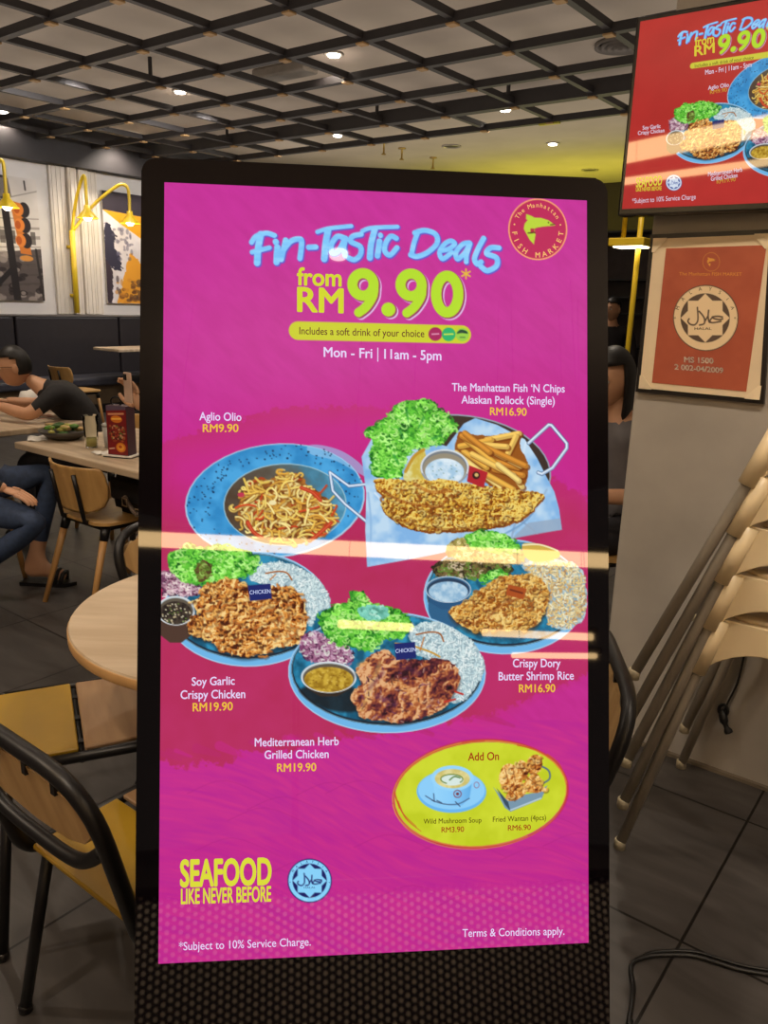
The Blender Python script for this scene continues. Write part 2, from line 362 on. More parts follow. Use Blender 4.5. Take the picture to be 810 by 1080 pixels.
def fishchips(c):
    r=c.rng
    wire=lambda p,w=3.2:(c.stroke(p,w+1,(60,80,115),False),c.stroke(p,w,(170,195,225),False),c.stroke(np.array(p)-.4,w*.35,(240,245,250),False))
    wire([(385,511),(368,513),(348,498.5),(351,518),(364,532),(386,550)],2.6)
    c.ell(481,495,98,58,(62,48,42),4); c.ring(481,495,98,58,1.5,(150,160,175),4)
    c.poly([(381,482),(393,460),(404,452),(470,470),(488,446),(500,440),(523,447),(552,462),(565,482),(574,500),(583,517),(588,535),(591,557),(565,561),(538,567),(500,575),(440,588),(387,598),(385,560),(386,520)],lambda X,Y:ramp(fbm(X,Y,16,8),[(.3,(130,180,228)),(.7,(190,218,240))]),smooth=False)
    for q,cl in (([(388,520),(391,555),(389,596)],(140,180,220)),([(540,560),(560,540),(575,515)],(150,178,205)),([(565,561),(545,548),(538,567)],(135,160,190)),([(395,520),(420,545),(450,562)],(225,238,248)),([(520,568),(548,552),(560,540)],(105,150,195)),([(553,466),(546,500),(552,512)],(215,232,246))): c.stroke(q,2.2,cl,a=.7)
    c.poly([(538,567),(556,550),(589,545),(591,557),(565,562)],(150,168,190),smooth=False,a=.8)
    wire([(556,466),(577,446.5),(580,447),(596,466),(596,471),(581,492),(570,498.5),(566,497)],3)
    c.poly([(484,455),(500,458),(522,458),(548,455),(547,470),(555,490),(551,512),(530,518),(500,500),(480,480)],(150,85,30),rough=2)
    F=[((488,475),(512,492)),((512,463),(546,456)),((518,485),(545,492)),((500,466),(548,490)),((484,470),(517,463)),((532,482),(543,459)),((520,494),(550,500)),((540,500),(549,512)),((487,460),(530,495)),((505,468),(533,470)),((486,459),(553,490)),((480,477),(528,514)),((508,497),(540,515)),((497,478),(535,498)),((489,456),(515,476)),((524,489),(546,506))]
    for k,(a,b) in enumerate(F):
        a,b=np.array(a,float),np.array(b,float); c.stroke([a+.8,b+1.6],7,(115,55,15),False,a=.7)
        col=np.array([(222,168,70),(235,190,95),(205,135,50),(238,205,120)][k%4],float); c.stroke([a,b],6,col*.9,False); c.stroke([a-1,b-1.2],3,np.minimum(col*1.1,255),False,a=.9)
    L=crop((370,410),6.23,[(90,280),(150,235),(220,200),(260,130),(330,90),(440,70),(520,75),(560,120),(630,170),(690,230),(680,270),(600,310),(600,350),(480,380),(400,400),(350,450),(330,570),(200,585),(140,560),(125,420),(150,340),(110,330)])
    lettuce(c,L,620)
    for q in ([(428,432),(430,445)],[(420,452),(425,462)],[(415,480),(420,490)],[(446,440),(440,452)],[(455,462),(466,458)]): c.stroke(q,3,(30,130,60),a=.5,taper=.6)
    c.poly([(425,505),(428,492),(436,480),(446,473),(449,490),(447,508),(435,509)],lambda X,Y:ramp(fbm(X,Y,7,2),[(.3,(205,180,75)),(.7,(225,222,160))])); c.stroke([(427,497),(436,481),(446,474)],3.5,(190,140,40),a=.9)
    c.ell(468,493,25.5,19.5,(120,125,130)); c.ring(468,492.5,24.5,18.5,1.8,(215,222,228)); c.ell(468,494,23,16.5,(150,140,120))
    c.ell(468,497,20.5,14.2,lambda X,Y:ramp(fbm(X,Y,6,9),[(.25,(165,200,225)),(.7,(222,236,245))])); c.ring(468,493,24.5,18,1.2,(90,95,105),a=.6,t0=20,t1=160)
    for _ in range(14): c.ell(468+26*(r.rand()-.5),497+16*(r.rand()-.5),.9,.6,(120,150,140),a=.7)
    fl=crop((370,390),3,[(85,345),(190,350),(280,345),(340,355),(400,362),(500,375),(600,385),(594,410),(545,460),(480,485),(380,500),(280,507),(200,500),(130,470),(95,430),(105,400),(78,372)])
    crust(c,[(x+.5,y+3) for x,y in fl],[(0,(110,55,15)),(1,(150,85,25))],4,3,2.)
    crust(c,fl,FISH,5,2,2.2,1.3,200,[(235,200,95),(150,80,25),(220,170,60),(245,220,130)])
    c.stroke(crop((370,390),3,[(90,375),(160,415),(270,432),(300,405)]),3,(150,75,25),a=.55); c.stroke(crop((370,390),3,[(200,360),(250,385),(310,380)]),4,(165,85,30),a=.5)
    c.stroke(crop((370,390),3,[(130,470),(280,503),(480,483)]),2.5,(130,70,20),a=.5)
    flag(c,crop((370,390),3,[(372,300),(430,322),(416,371),(364,351)]),(178,38,48)); c.ell(501,500.5,4,4,(60,30,30)); c.ell(501.4,500,2,2,(215,180,110))
def dipbowl(c,cx,cy,rx,ry,drop,side,fill,stops,metal=True):
    c.poly([(cx-rx,cy),(cx+rx,cy),(cx+rx*.8,cy+drop),(cx+rx*.3,cy+drop+ry*.5),(cx-rx*.3,cy+drop+ry*.5),(cx-rx*.8,cy+drop)],side,smooth=False)
    c.ell(cx,cy,rx,ry,(190,200,205) if metal else (60,110,150)); c.ell(cx,cy+.6,rx-2,ry-1.6,(95,85,72) if metal else (40,60,85)); c.ring(cx,cy,rx-.5,ry-.5,.9,(235,238,240),a=.8)
    c.ell(cx,cy+2.4,rx-3.4,ry-3.2,lambda X,Y:ramp(fbm(X,Y,4,6),[(.3,fill),(.7,stops)]))
def soychicken(c):
    r=c.rng; C=lambda p:crop((170,570),4.5,p)
    plate(c,262,643,87,61)
    R=C([(420,185),(480,120),(560,105),(650,130),(740,180),(790,250),(800,310),(740,345),(710,410),(640,300),(540,230)]); rice(c,R,520)
    c.stroke(C([(500,160),(560,150),(600,158),(622,190)]),1.6,(165,95,45)); c.stroke(C([(520,190),(545,165)]),1.4,(190,120,60))
    lettuce(c,C([(0,170),(60,150),(170,190),(190,230),(170,270),(90,270),(20,265)]),170,[(60,30,50),(110,60,90),(160,110,130),(210,180,190),(235,220,215)],.8)
    lettuce(c,C([(45,70),(90,55),(130,25),(200,40),(300,25),(400,55),(470,90),(450,140),(400,170),(300,200),(200,215),(100,190),(50,140)]),430)
    lettuce(c,C([(170,120),(230,110),(240,170),(180,200)]),30,[(70,60,30),(100,70,40),(90,120,40),(120,150,60),(150,180,90)],.8)
    c.ell(188,652,19.5,16,(70,45,35)); dipbowl(c,187,645.5,20,15.5,26,(78,55,45),(38,30,28),(70,58,48))
    for _ in range(60):
        a=r.rand()*6.28; k=np.sqrt(r.rand()); c.ell(187+15.5*k*np.cos(a),648.5+11*k*np.sin(a),.9,.7,[(215,195,150),(235,225,190),(90,120,50),(30,20,18)][r.randint(4)],a=.9)
    ch=C([(195,235),(260,205),(350,185),(400,215),(450,245),(530,220),(620,230),(680,290),(690,380),(685,450),(650,495),(560,510),(470,545),(390,555),(320,540),(280,525),(250,490),(200,465),(150,455),(130,410),(150,370),(195,358),(160,320),(165,290),(190,275)])
    c.poly([(x+1,y+4) for x,y in ch],(15,25,35),a=.6,soft=5)
    crust(c,ch,FRY,8.5,1,2.6,1.7,0)
    for q_ in scatter(r,np.array(ch),190):
        a=r.rand()*6.28; rad=2.5+4.5*r.rand(); ph=np.linspace(a,a+.5+1.3*r.rand(),5); e=np.c_[q_[0]+rad*np.cos(ph)+(r.rand(5)-.5)*1.6,q_[1]+rad*.8*np.sin(ph)+(r.rand(5)-.5)*1.6]; col=np.array([(222,150,66),(198,118,48),(240,190,112),(178,98,40),(232,172,90)][r.randint(5)],float)
        c.stroke(e+np.array([1.,1.3]),3.0,(70,28,10),False,a=.35,soft=1.6); c.stroke(e,2.4,col*.9,False,a=.6,soft=1.5); c.stroke(e-.4,1.2,np.minimum(col*1.12,255),False,a=.8)
    for q_ in scatter(r,np.array(ch),60): c.ell(q_[0],q_[1],1.2+1.5*r.rand(),.8+1.2*r.rand(),(60,24,10),a=.7)
    flag(c,C([(415,218),(522,208),(528,280),(425,292)]))
def grilled(c):
    r=c.rng; C=lambda p:crop((300,620),3.68,p)
    plate(c,408,709,103.5,64)
    rice(c,C([(480,175),(540,130),(620,140),(720,200),(772,290),(760,350),(700,430),(640,440),(620,300),(520,260)]),620)
    c.stroke(C([(510,180),(560,170),(600,175),(615,205)]),1.6,(160,90,40)); c.stroke(C([(430,215),(480,220),(560,245),(600,265)]),2,(200,150,60)); c.stroke(C([(540,190),(525,240)]),1.4,(190,120,60))
    lettuce(c,C([(70,190),(110,170),(160,190),(230,215),(270,260),(250,290),(170,290),(100,285),(65,250)]),230,[(60,25,55),(115,55,95),(165,110,140),(205,170,190),(225,225,215)],.8)
    lettuce(c,C([(135,105),(200,65),(258,55),(256,15),(310,20),(330,60),(400,72),(470,100),(490,150),(450,190),(380,200),(340,240),(280,235),(210,220),(170,200),(150,160)]),430)
    lettuce(c,C([(290,80),(380,70),(400,110),(320,125)]),22,[(80,150,130),(110,190,170),(130,210,190),(150,220,200),(190,240,220)],.8)
    c.poly(C([(70,390),(270,390),(310,470),(200,480),(100,440)]),(22,22,25),a=.8,soft=4)
    dipbowl(c,347,714.5,29,16.5,12,(50,40,32),(150,112,25),(205,170,60))
    for _ in range(30): c.ell(347+40*(r.rand()-.5),717+18*(r.rand()-.5),.8,.6,[(120,80,20),(225,195,100)][r.randint(2)],a=.8)
    ch=C([(275,320),(300,290),(340,255),(400,242),(440,270),(520,278),(600,270),(660,300),(680,360),(645,420),(610,470),(540,500),(450,523),(380,515),(300,505),(280,460),(255,415),(300,370)])
    c.poly([(x,y+3) for x,y in ch],(15,20,25),a=.6,soft=5)
    crust(c,ch,GRILL,17,4,2.2,1.3,0)
    for q,col,w in (([(370,290),(330,400),(300,470)],(225,190,110),8),([(420,360),(470,390),(500,440)],(215,150,80),10),([(540,380),(520,440),(470,490)],(200,120,60),8),([(620,340),(600,400),(560,460)],(110,45,40),8),([(290,300),(330,280)],(225,160,90),8),([(360,420),(430,450)],(95,50,90),9),([(450,300),(520,330)],(90,40,70),9),([(330,390),(380,330)],(105,55,90),8)):
        c.stroke(C(q),w/3.68*2.2,col,a=.45,soft=4)
    for p in scatter(r,np.array(ch),150):
        a=r.rand()*3.1; d=np.array([np.cos(a),np.sin(a)])*(1+1.5*r.rand()); c.stroke([p-d,p+d],1.+r.rand()*.7,[(40,16,24),(214,170,150),(112,60,96),(176,96,52),(70,26,30),(60,26,44)][r.randint(6)],False,a=.6)
    flag(c,C([(425,215),(505,208),(510,270),(432,280)]))
    for q in ([(660,400),(690,410)],[(620,440),(660,430)]): c.stroke(C(q),2,(190,50,40))
def shrimprice(c):
    r=c.rng; C=lambda p:crop((440,550),4.378,p)
    plate(c,531,628,85,61)
    rice(c,C([(480,200),(600,165),(720,190),(768,250),(768,420),(700,485),(600,470),(580,300)]),520,[(185,120,62),(215,165,95),(232,205,140),(245,234,195)])
    lettuce(c,C([(70,200),(160,170),(300,180),(420,190),(430,230),(340,260),(200,255),(90,250)]),170,[(40,35,25),(80,70,35),(120,100,60),(100,140,50),(200,180,150)],.8)
    lettuce(c,C([(130,110),(230,60),(300,120),(480,130),(470,185),(300,180),(150,160)]),150,[(110,90,50),(150,130,70),(170,160,80),(190,180,120),(230,210,160)],.8)
    lettuce(c,C([(220,60),(290,38),(370,50),(420,70),(470,110),(450,130),(340,130),(250,115)]),170)
    lettuce(c,C([(290,250),(380,215),(400,240),(300,275)]),26,None,.8)
    c.poly(C([(480,100),(560,98),(640,125),(645,160),(560,180),(500,165)]),(205,172,75)); c.stroke(C([(482,103),(560,101),(642,128)]),1.5,(245,235,190))
    c.ell(472,640,21,22,(45,95,135)); dipbowl(c,472,621,24,14,14,(40,85,125),(140,180,210),(190,215,230),False)
    fs=C([(262,330),(360,262),(450,240),(540,242),(590,290),(600,350),(565,450),(500,495),(400,500),(250,500),(165,445),(145,402),(200,380)])
    c.poly([(x,y+4) for x,y in fs],(50,40,30),a=.6,soft=5)
    crust(c,fs,[(0,(140,75,20)),(.3,(185,115,40)),(.6,(215,155,65)),(1,(240,205,125))],5.5,7,2.,1.3,160,[(235,190,100),(170,95,35),(220,165,75)])
    c.stroke(C([(320,440),(400,370),(470,350)]),2.5,(150,85,40),a=.6)
    flag(c,C([(415,285),(500,305),(485,355),(405,335)]),(170,78,32)); c.stroke(C([(425,310),(480,325)]),2,(110,45,25))
def addon(c):
    r=c.rng; C=lambda p:crop((410,775),4.154,p)
    for k in range(12): c.ring(506+r.rand()*3-1.5,836.5+r.rand()*3-1.5,90.5+r.rand()*2,55+r.rand()*2,1.2,[(205,95,35),(190,40,45),(225,170,60)][k%3],-6,a=.55,t0=r.rand()*360,t1=r.rand()*360+200)
    c.ell(506,836.5,90,54.5,lambda X,Y:ramp(fbm(X,Y,20,5),[(.3,(192,204,34)),(.7,(205,216,48))]),-6)
    for q in ([(30,270),(60,340),(120,400)],[(40,290),(75,365),(140,420)],[(690,80),(740,120),(770,180)],[(560,40),(640,60),(700,95)],[(25,250),(45,320)]): c.stroke(C(q),1.5,(200,80,40),taper=.7)
    c.ell(475.7,834,36.5,22.5,(105,180,238)); c.ell(475.7,832.5,35,20.5,(140,205,248))
    c.poly(C([(190,190),(365,190),(352,270),(320,305),(277,312),(230,303),(203,270)]),lambda X,Y:ramp(np.clip((X-X.min())/(np.ptp(X)+1e-6),0,1),[(0,(150,212,250)),(.5,(135,202,248)),(1,(90,165,225))]),smooth=False)
    c.ell(476.7,820,22.3,13.4,(150,212,250)); c.ell(476.7,820.4,18.5,10.2,lambda X,Y:ramp(fbm(X,Y,6,8),[(.3,(205,190,110)),(.7,(225,215,150))])); c.ell(476.5,822,12,5.8,(215,232,225))
    c.ring(476,821,11.5,5,1.2,(105,130,50),t0=120,t1=400); c.stroke(C([(265,195),(285,180),(310,185)]),1.4,(80,120,50))
    for q in ([(190,285),(240,300),(300,300),(350,275)],[(210,285),(230,295)],[(195,255),(198,285)],[(160,265),(200,290)],[(290,290),(310,310)]): c.stroke(C(q),1.,(50,60,90),a=.85)
    c.ring(482,836.5,3.8,3.8,1,(130,60,80)); c.ell(482,836.5,1.7,1.5,(120,50,60)); c.ring(502,827,2.6,3,.8,(150,110,140))
    c.stroke(C([(660,130),(695,150),(700,185),(675,205)]),2,(95,115,120)); 
    c.poly(C([(455,225),(500,275),(650,245),(690,215),(665,275),(530,332),(505,315),(470,250)]),(120,150,170),smooth=False); c.poly(C([(470,230),(505,300),(530,330),(520,290)]),(55,75,95),smooth=False)
    c.stroke(C([(530,325),(662,272)]),1.3,(190,210,220))
    for P in ([(480,190),(500,130),(540,125),(580,165),(570,220),(510,240)],[(545,150),(575,105),(610,130),(600,180),(560,190)],[(600,120),(630,80),(665,95),(660,150),(620,170)],[(510,265),(540,220),(600,215),(590,260),(530,285)],[(585,220),(620,165),(655,175),(665,215),(690,235),(620,250)]):
        crust(c,C(P),FRY,9,P[0][0]//10,1.0,1.0,7,[(235,180,90),(205,130,50),(245,205,130)])
    for q in ([(505,140),(520,200)],[(540,140),(550,200)],[(525,230),(560,270)],[(600,180),(640,210)],[(565,120),(585,170)]): c.stroke(C(q),1,(140,70,25),a=.7)
HEAD=[([(88,105),(72,190),(66,280)],34),([(32,155),(60,118),(120,98),(170,112)],26),([(35,215),(70,205),(140,187)],24),([(178,150),(180,154)],30),([(188,185),(183,275)],32),([(238,140),(212,258)],28),([(215,215),(265,150),(315,132),(335,150),(325,250)],28),([(378,182),(420,180)],28),([(430,88),(500,66),(635,50)],22),([(495,75),(480,160),(472,252)],34),([(590,122),(550,115),(515,165),(520,215),(560,200),(600,125),(590,180),(598,228)],28),([(695,100),(645,112),(632,145),(690,175),(690,225),(655,255),(620,245)],27),([(702,80),(760,60),(915,52)],22),([(778,68),(755,160),(748,242)],32),([(812,104),(813,107)],26),([(806,142),(794,230)],30),([(908,122),(875,110),(845,150),(838,200),(870,225),(912,180)],27),([(1040,80),(1015,150),(1000,222)],26),([(1020,88),(1080,72),(1145,95),(1155,150),(1100,205),(1035,232),(995,222)],27),([(1180,195),(1225,185),(1262,155),(1240,135),(1200,155),(1170,205),(1190,245),(1245,205)],25),([(1350,145),(1310,155),(1270,205),(1280,245),(1325,205),(1355,150),(1335,215),(1332,262)],26),([(1437,118),(1400,190),(1382,245),(1400,275),(1422,262)],28),([(1530,175),(1480,175),(1455,210),(1515,235),(1515,285),(1460,315),(1422,290)],28)]
def headline(c):
    for dx,dy,ex,col in ((.9,1.,.9,(92,84,200)),(0,0,0,None)):
        for q,w in HEAD:
            P=[(260+x/5.786+dx,230+y/5.786+dy) for x,y in q]
            cc=col if col else (lambda X,Y:ramp(fbm(X*.35,Y*1.6,7,3),[(.2,(116,190,248)),(.6,(134,206,252)),(.85,(160,214,252))])); c.stroke(P,w/5.786*1.2+ex,cc)
def price(c):
    C=lambda p:crop((300,275),4.05,p)
    def g(dx,dy,e,col):
        D=lambda p:[(x+dx,y+dy) for x,y in C(p)]
        for cx in (333,537):
            (x,y),=D([(cx,102)]); c.ring(x,y,45/4.05,48/4.05,44/4.05+e,col); c.stroke(D([(cx+46,108),(cx+42,150),(cx+14,196),(cx-18,222)]),40/4.05+e,col)
        (x,y),=D([(441,208)]); c.ell(x,y,30/4.05+e/2,30/4.05+e/2,col)
        (x,y),=D([(690,140)]); c.ring(x,y,47/4.05,78/4.05,46/4.05+e,col)
    g(2.3,2.0,1.2,(225,200,240)); g(1.2,1.0,1.0,(150,25,95)); g(0,0,0,(178,220,42))
    for a in (90,30,150):
        d=np.array([np.cos(np.radians(a)),np.sin(np.radians(a))])*5; p=np.array([490,288]); c.stroke([p-d,p+d],1.7,(225,185,60),False)
HAL=[[(575,405),(530,398),(480,402),(468,410),(500,425),(545,432),(578,425)],[(470,410),(445,440),(455,462),(500,462),(560,450)],[(430,335),(425,400),(435,455),(450,462)],[(330,345),(365,385),(385,420),(388,460),(375,480),(335,490)],[(388,455),(420,400)],[(312,305),(318,400),(312,455),(280,488),(235,480),(212,450),(225,425)]]
def halal(c,cx,cy,r,light,dark,ys=1.):
    k=r/335.; M=lambda p:[(cx+(x-395)*k,cy+(y-415)*k*ys) for x,y in p]
    c.ell(cx,cy,r,r*ys,dark); c.ell(cx,cy,r*.955,r*.955*ys,light); c.ell(cx,cy,r*.775,r*.775*ys,dark)
    R=r*.77; t=np.radians(np.arange(16)*22.5); rr=np.where(np.arange(16)%2==0,R,R*.765)
    c.poly(np.c_[cx+rr*np.cos(t),cy+rr*np.sin(t)*ys],light,smooth=False)
    for q in HAL: c.stroke(M(q),17*k,dark)
def fishlogo(c,cx,cy,rx,ry,ringc,body,fillc=None):
    M=lambda p:[(cx+(x-407)*rx/305.,cy+(y-408)*ry/322.) for x,y in p]
    if fillc is not None: c.ell(cx,cy,rx,ry,fillc)
    c.ring(cx,cy,rx,ry,rx*.05,ringc)
    c.poly(M([(285,245),(340,265),(375,285),(440,285),(520,310),(595,365),(540,372),(470,378),(400,390),(375,400),(378,440),(372,450),(385,460),(365,570),(320,520),(285,455),(258,405),(268,350),(300,310),(282,300)]),body,smooth=False)
    c.poly(M([(330,400),(372,400),(370,440),(330,445)]),(175,40,60),smooth=False); c.stroke(M([(305,450),(375,442)]),rx*.04,(60,20,20)); c.stroke(M([(540,358),(585,352)]),rx*.03,(60,20,20)); c.ell(*M([(520,335)])[0],rx*.025,rx*.025,(60,60,20))
def kiosk_picture(c):
    Y,X=np.mgrid[0:c.H,0:c.W]; x=X/c.sc; y=Y/c.sc
    wave=fbm(x*.35+y*.25,y*1.0-x*.9,10,2,3)-.5
    mag=np.array((194,42,140.)); cr=np.array((182,44,94.))
    base=mag+wave[...,None]*np.array((12,8,14.))+(np.clip(1-y/420,0,1))[...,None]*np.array((2,2,10.))
    low=(y>560)
    strand=fbm(x*.12+y*.05+6*np.sin(y*.02),y*1.1-.45*x+14*np.sin(x*.018),4,4,2)
    base=np.where(low[...,None],mag+(strand-.5)[...,None]*np.array((-20,-12,6.)),base)
    c.img[...]=base
    c.poly([(165,470),(300,430),(420,430),(520,470),(620,525),(640,700),(560,735),(520,752),(470,762),(430,770),(360,780),(300,795),(262,792),(240,808),(215,805),(196,812),(160,800)],lambda X,Y:cr+(fbm(X,Y,30,7)-.5)[...,None]*np.array((10,8,20.)),soft=3,rough=7*c.sc,smooth=False)
    c.poly([(165,470),(300,430),(560,400),(620,430),(620,530),(560,470),(400,500),(200,540),(165,520)],(198,40,138),soft=70,smooth=False,a=.9)
    c.poly([(520,610),(625,560),(625,690),(560,735),(500,752)],(190,44,110),soft=20,a=.5)
    for k in range(26):
        x0=160+c.rng.rand()*380; c.stroke([(x0,795-.12*(x0-170)),(x0+12+20*c.rng.rand(),800-.12*(x0-170)+8*c.rng.rand())],4+6*c.rng.rand(),(198,38,138) if k%2 else (182,38,108),a=.5,taper=.5)
    for k in range(20):
        x0=170+c.rng.rand()*420; y0=830+c.rng.rand()*140; c.stroke([(x0,y0),(x0+40,y0-14),(x0+90,y0+6)],1.0,(165,28,120),a=.4,taper=.5)
    headline(c)
    c.stroke([(314.5,349.5),(486,352)],19.5,(200,205,45),False); c.ell(458,351.8,7.2,7.2,(165,25,90)); c.ell(472,352,7.2,7.2,(30,175,105)); c.ell(486.3,352.2,7,7,(150,205,70)); c.poly([(480.5,351),(484,347),(490,348),(492,351),(486,350.5)],(25,70,50))
    c.stroke([(454.5,352),(461.5,351.5)],1.3,(225,160,190)); c.stroke([(467.5,352),(476.5,351.6)],1.5,(210,225,80)); c.stroke([(484,355),(489,355)],1,(60,110,60))
    price(c); fishlogo(c,565.2,240.3,30.3,31.8,(245,165,110),(185,212,60),(188,34,88))
    aglio(c); fishchips(c); soychicken(c); shrimprice(c); grilled(c); addon(c)
    halal(c,327.4,929,23.2,(135,208,248),(28,30,95))
    c.ring(475,1010,0.1,0.1,.1,(0,0,0))
KSRC=[(174,194),(617,209),(169,1018),(620,993)]
def kiosk_canvas(W=540,H=960):
    Hm=homography(KSRC,[(0,0),(W,0),(0,H),(W,H)])
    return Canvas(W,H,lambda p:happly(Hm,p))
# ================================================================ the setting
def tilemat():
    m=bpy.data.materials.new('floor_tile'); m.use_nodes=True; nt=m.node_tree; b=nt.nodes['Principled BSDF']; L=nt.links.new
    tc=nt.nodes.new('ShaderNodeTexCoord'); mp=nt.nodes.new('ShaderNodeMapping'); mp.inputs['Location'].default_value=(.39,-1.762,0)
    br=nt.nodes.new('ShaderNodeTexBrick'); br.offset=0; br.squash=1; br.inputs['Scale'].default_value=1; br.inputs['Brick Width'].default_value=.615; br.inputs['Row Height'].default_value=.615
    br.inputs['Mortar Size'].default_value=.004; br.inputs['Mortar Smooth'].default_value=.1; br.inputs['Color1'].default_value=(1,1,1,1); br.inputs['Color2'].default_value=(.8,.8,.8,1); br.inputs['Mortar'].default_value=(.12,.11,.1,1)
    mp2=nt.nodes.new('ShaderNodeMapping'); mp2.inputs['Scale'].default_value=(1.2,4,1); nz=nt.nodes.new('ShaderNodeTexNoise'); nz.inputs['Scale'].default_value=2.2; nz.inputs['Detail'].default_value=7; nz.inputs['Distortion'].default_value=1.2
    cr=nt.nodes.new('ShaderNodeValToRGB'); e=cr.color_ramp.elements; e[0].position=.3; e[1].position=.72; e[0].color=(*lin((60,56,54)),1); e[1].color=(*lin((82,78,76)),1)
    mx=nt.nodes.new('ShaderNodeMix'); mx.data_type='RGBA'; mx.blend_type='MULTIPLY'; mx.inputs['Factor'].default_value=1
    L(tc.outputs['Object'],mp.inputs[0]); L(mp.outputs[0],br.inputs['Vector']); L(tc.outputs['Object'],mp2.inputs[0]); L(mp2.outputs[0],nz.inputs['Vector']); L(nz.outputs['Fac'],cr.inputs[0])
    L(cr.outputs[0],mx.inputs['A']); L(br.outputs['Color'],mx.inputs['B']); L(mx.outputs['Result'],b.inputs['Base Color']); b.inputs['Roughness'].default_value=.42; b.inputs['Specular IOR Level'].default_value=.35; return m
PLASTER=mat('grey_plaster',(168,160,150),.8,var=.1,scale=3,bump=.15)
CEIL=mat('ceiling_paint',(200,188,174),.9,var=.05,scale=2)
WHITEWALL=mat('white_wall',(214,210,208),.7,var=.05,scale=3)
DARK=mat('dark_wall',(50,40,44),.6,var=.1,scale=4)
BLACK=mat('black_metal',(24,21,22),.35,.2,.5,.1)
SOFF=mat('soffit_black',(38,34,36),.7,var=.1)
def rb(name,u0,u1,v0,v1,z0,z1,m,bev=0): return struct(name,box(NB(),-v1,-v0,u0,u1,z0,z1,bev),m,rotz=ROOM)
rb('floor',-6,16,-6,12,-.1,0,tilemat())
rb('ceiling',-6,16,-6,12,3.5,3.62,CEIL)
rb('wall_left',-3,16,9.9,10.1,0,3.5,WHITEWALL)
rb('wall_back',13.2,13.4,-6,9.9,0,3.5,DARK)
rb('wall_right',2.6,5.2,-5,.968,0,3.5,PLASTER,.006)
rb('trim_1',-3,13.2,9.68,9.9,3.04,3.5,SOFF)
for k,(a,b,d) in enumerate(((5.80,6.02,.05),(6.03,6.15,.09),(6.2,6.34,.06),(6.36,6.48,.03))):
    bm=NB(); box(bm,-9.9,-9.9+d,a,b,1.24,3.04,.008)
    for i in range(3): box(bm,-9.9+d,-9.9+d+.008,a+.03+i*.06,a+.045+i*.06,1.24,3.04) if a+.045+i*.06<b else None
    struct('trim_%d'%(k+2),bm,mat('wall_panel',(216,208,198),.7,var=.06,scale=3),rotz=ROOM)
rb('baseboard_right',2.585,2.6,-5,.968,0,.012,mat('skirting',(120,108,92),.6))
# ---- timber-jointed black grid hung under the ceiling
GM=mat('grid_black',(46,42,42),.55,var=.1,scale=6); JM=mat('grid_joint_wood',(176,140,92),.6)
grid=thing('ceiling_grid','black suspended lattice of square bars with small wooden joints under the ceiling','ceiling grid',(0,0,3.3),ROOM)
gu=[3.38+.738*k for k in range(-3,7)]; gv=[.22+.765*k for k in range(0,13)]
for u in gu: obj('rail',box(NB(),-9.68,1.3,u-(.05 if abs(u-7.07)<.02 else .03),u+(.05 if abs(u-7.07)<.02 else .03),-.02,.04 if abs(u-7.07)>.02 else .11),GM,grid)
for v in gv: obj('rail',box(NB(),-v-.025,-v+.025,.6,gu[-1],.0,.05),GM,grid)
for u in gu:
    for v in gv:
        x,y=proj(W(u,v,3.28))
        if -30<x<700 and -30<y<190: obj('joint',box(NB(),-v-.035,-v+.035,u-.035,u+.035,-.034,-.02,.003),JM,grid)
for u,v in ((gu[5],6.34),(gu[3],4.81),(gu[8],5.58),(gu[8],4.05),(gu[4],8.635),(gu[8],7.87)): obj('hanger',tube(NB(),[(-v-.02,u-.09,.05),(-v-.02,u-.09,.2)],.018),GM,grid)
for u,v in ((gu[-1],4.05),): obj('rail_end',box(NB(),-v-.12,-v+.1,u-.02,u+.025,-.035,-.02),mat('grid_yellow',(200,190,60),.5),grid)
# ---- downlights
BULB0=glow('fill_bulb',(255,236,205),6,base=False)
LAMPW=glow('lamp_white',(255,246,226),14,base=False)
CAN=mat('downlight_rim',(190,182,170),.4,.1)
def downlight(px,py,label,on=True,r=.055,z=3.5):
    p=onz(px,py,z-.012); return downlight_at(p[0],p[1],z,label,on,r)
def downlight_at(x,y,z,label,on=True,r=.055):
    p=(x,y); t=thing('downlight',label,'downlight',(p[0],p[1],z),0,'recessed downlights')
    obj('rim',lathe(NB(),[(r+.025,0),(r+.03,-.008),(r+.022,-.014),(r,-.012),(r-.004,0)]),CAN,t,True)
    obj('lens',lathe(NB(),[(r-.004,-.001),(r-.006,-.024 if on else -.006),(.0,-.03 if on else -.006)]),LAMPW if on else mat('lens_off',(90,84,66),.3),t,True); return t
DL=[((352,58),'brightest downlight, above the middle of the lattice'),((190,97),'lit downlight above the lattice left of centre'),((131,140),'lit downlight near the black soffit above the wall pictures'),((3,118),'lit downlight at the left end of the lattice'),((356,143),'lit downlight at the far edge of the lattice behind the display top'),((533,116),'lit downlight between the lattice edge bars right of centre'),((583,152),'lit downlight in the green-tinted ceiling beyond the lattice')]
for (x,y),l in DL: downlight(x,y,l)
downlight(476,155,'unlit round downlight in the green-tinted ceiling above the display',False,.1)
downlight(622,180,'unlit round downlight near the television in the far ceiling',False,.1)
for px,py in ((424,156),(457,166),(405,150)):
    p=onz(px,py,3.5); t=tag(obj('sprinkler',lathe(NB(),[(.05,0),(.05,-.012),(.012,-.014),(.012,-.13),(.03,-.14),(.03,-.15),(0,-.15)]),mat('sprinkler_brass',(190,160,90),.35,.6),None,True,(p[0],p[1],3.5)),{424:'brass sprinkler head in the far ceiling just left of the unlit ring light',457:'brass sprinkler head low in the far ceiling under the unlit ring light',405:'brass sprinkler head nearest the lattice edge'}[px],'sprinkler','ceiling sprinklers')
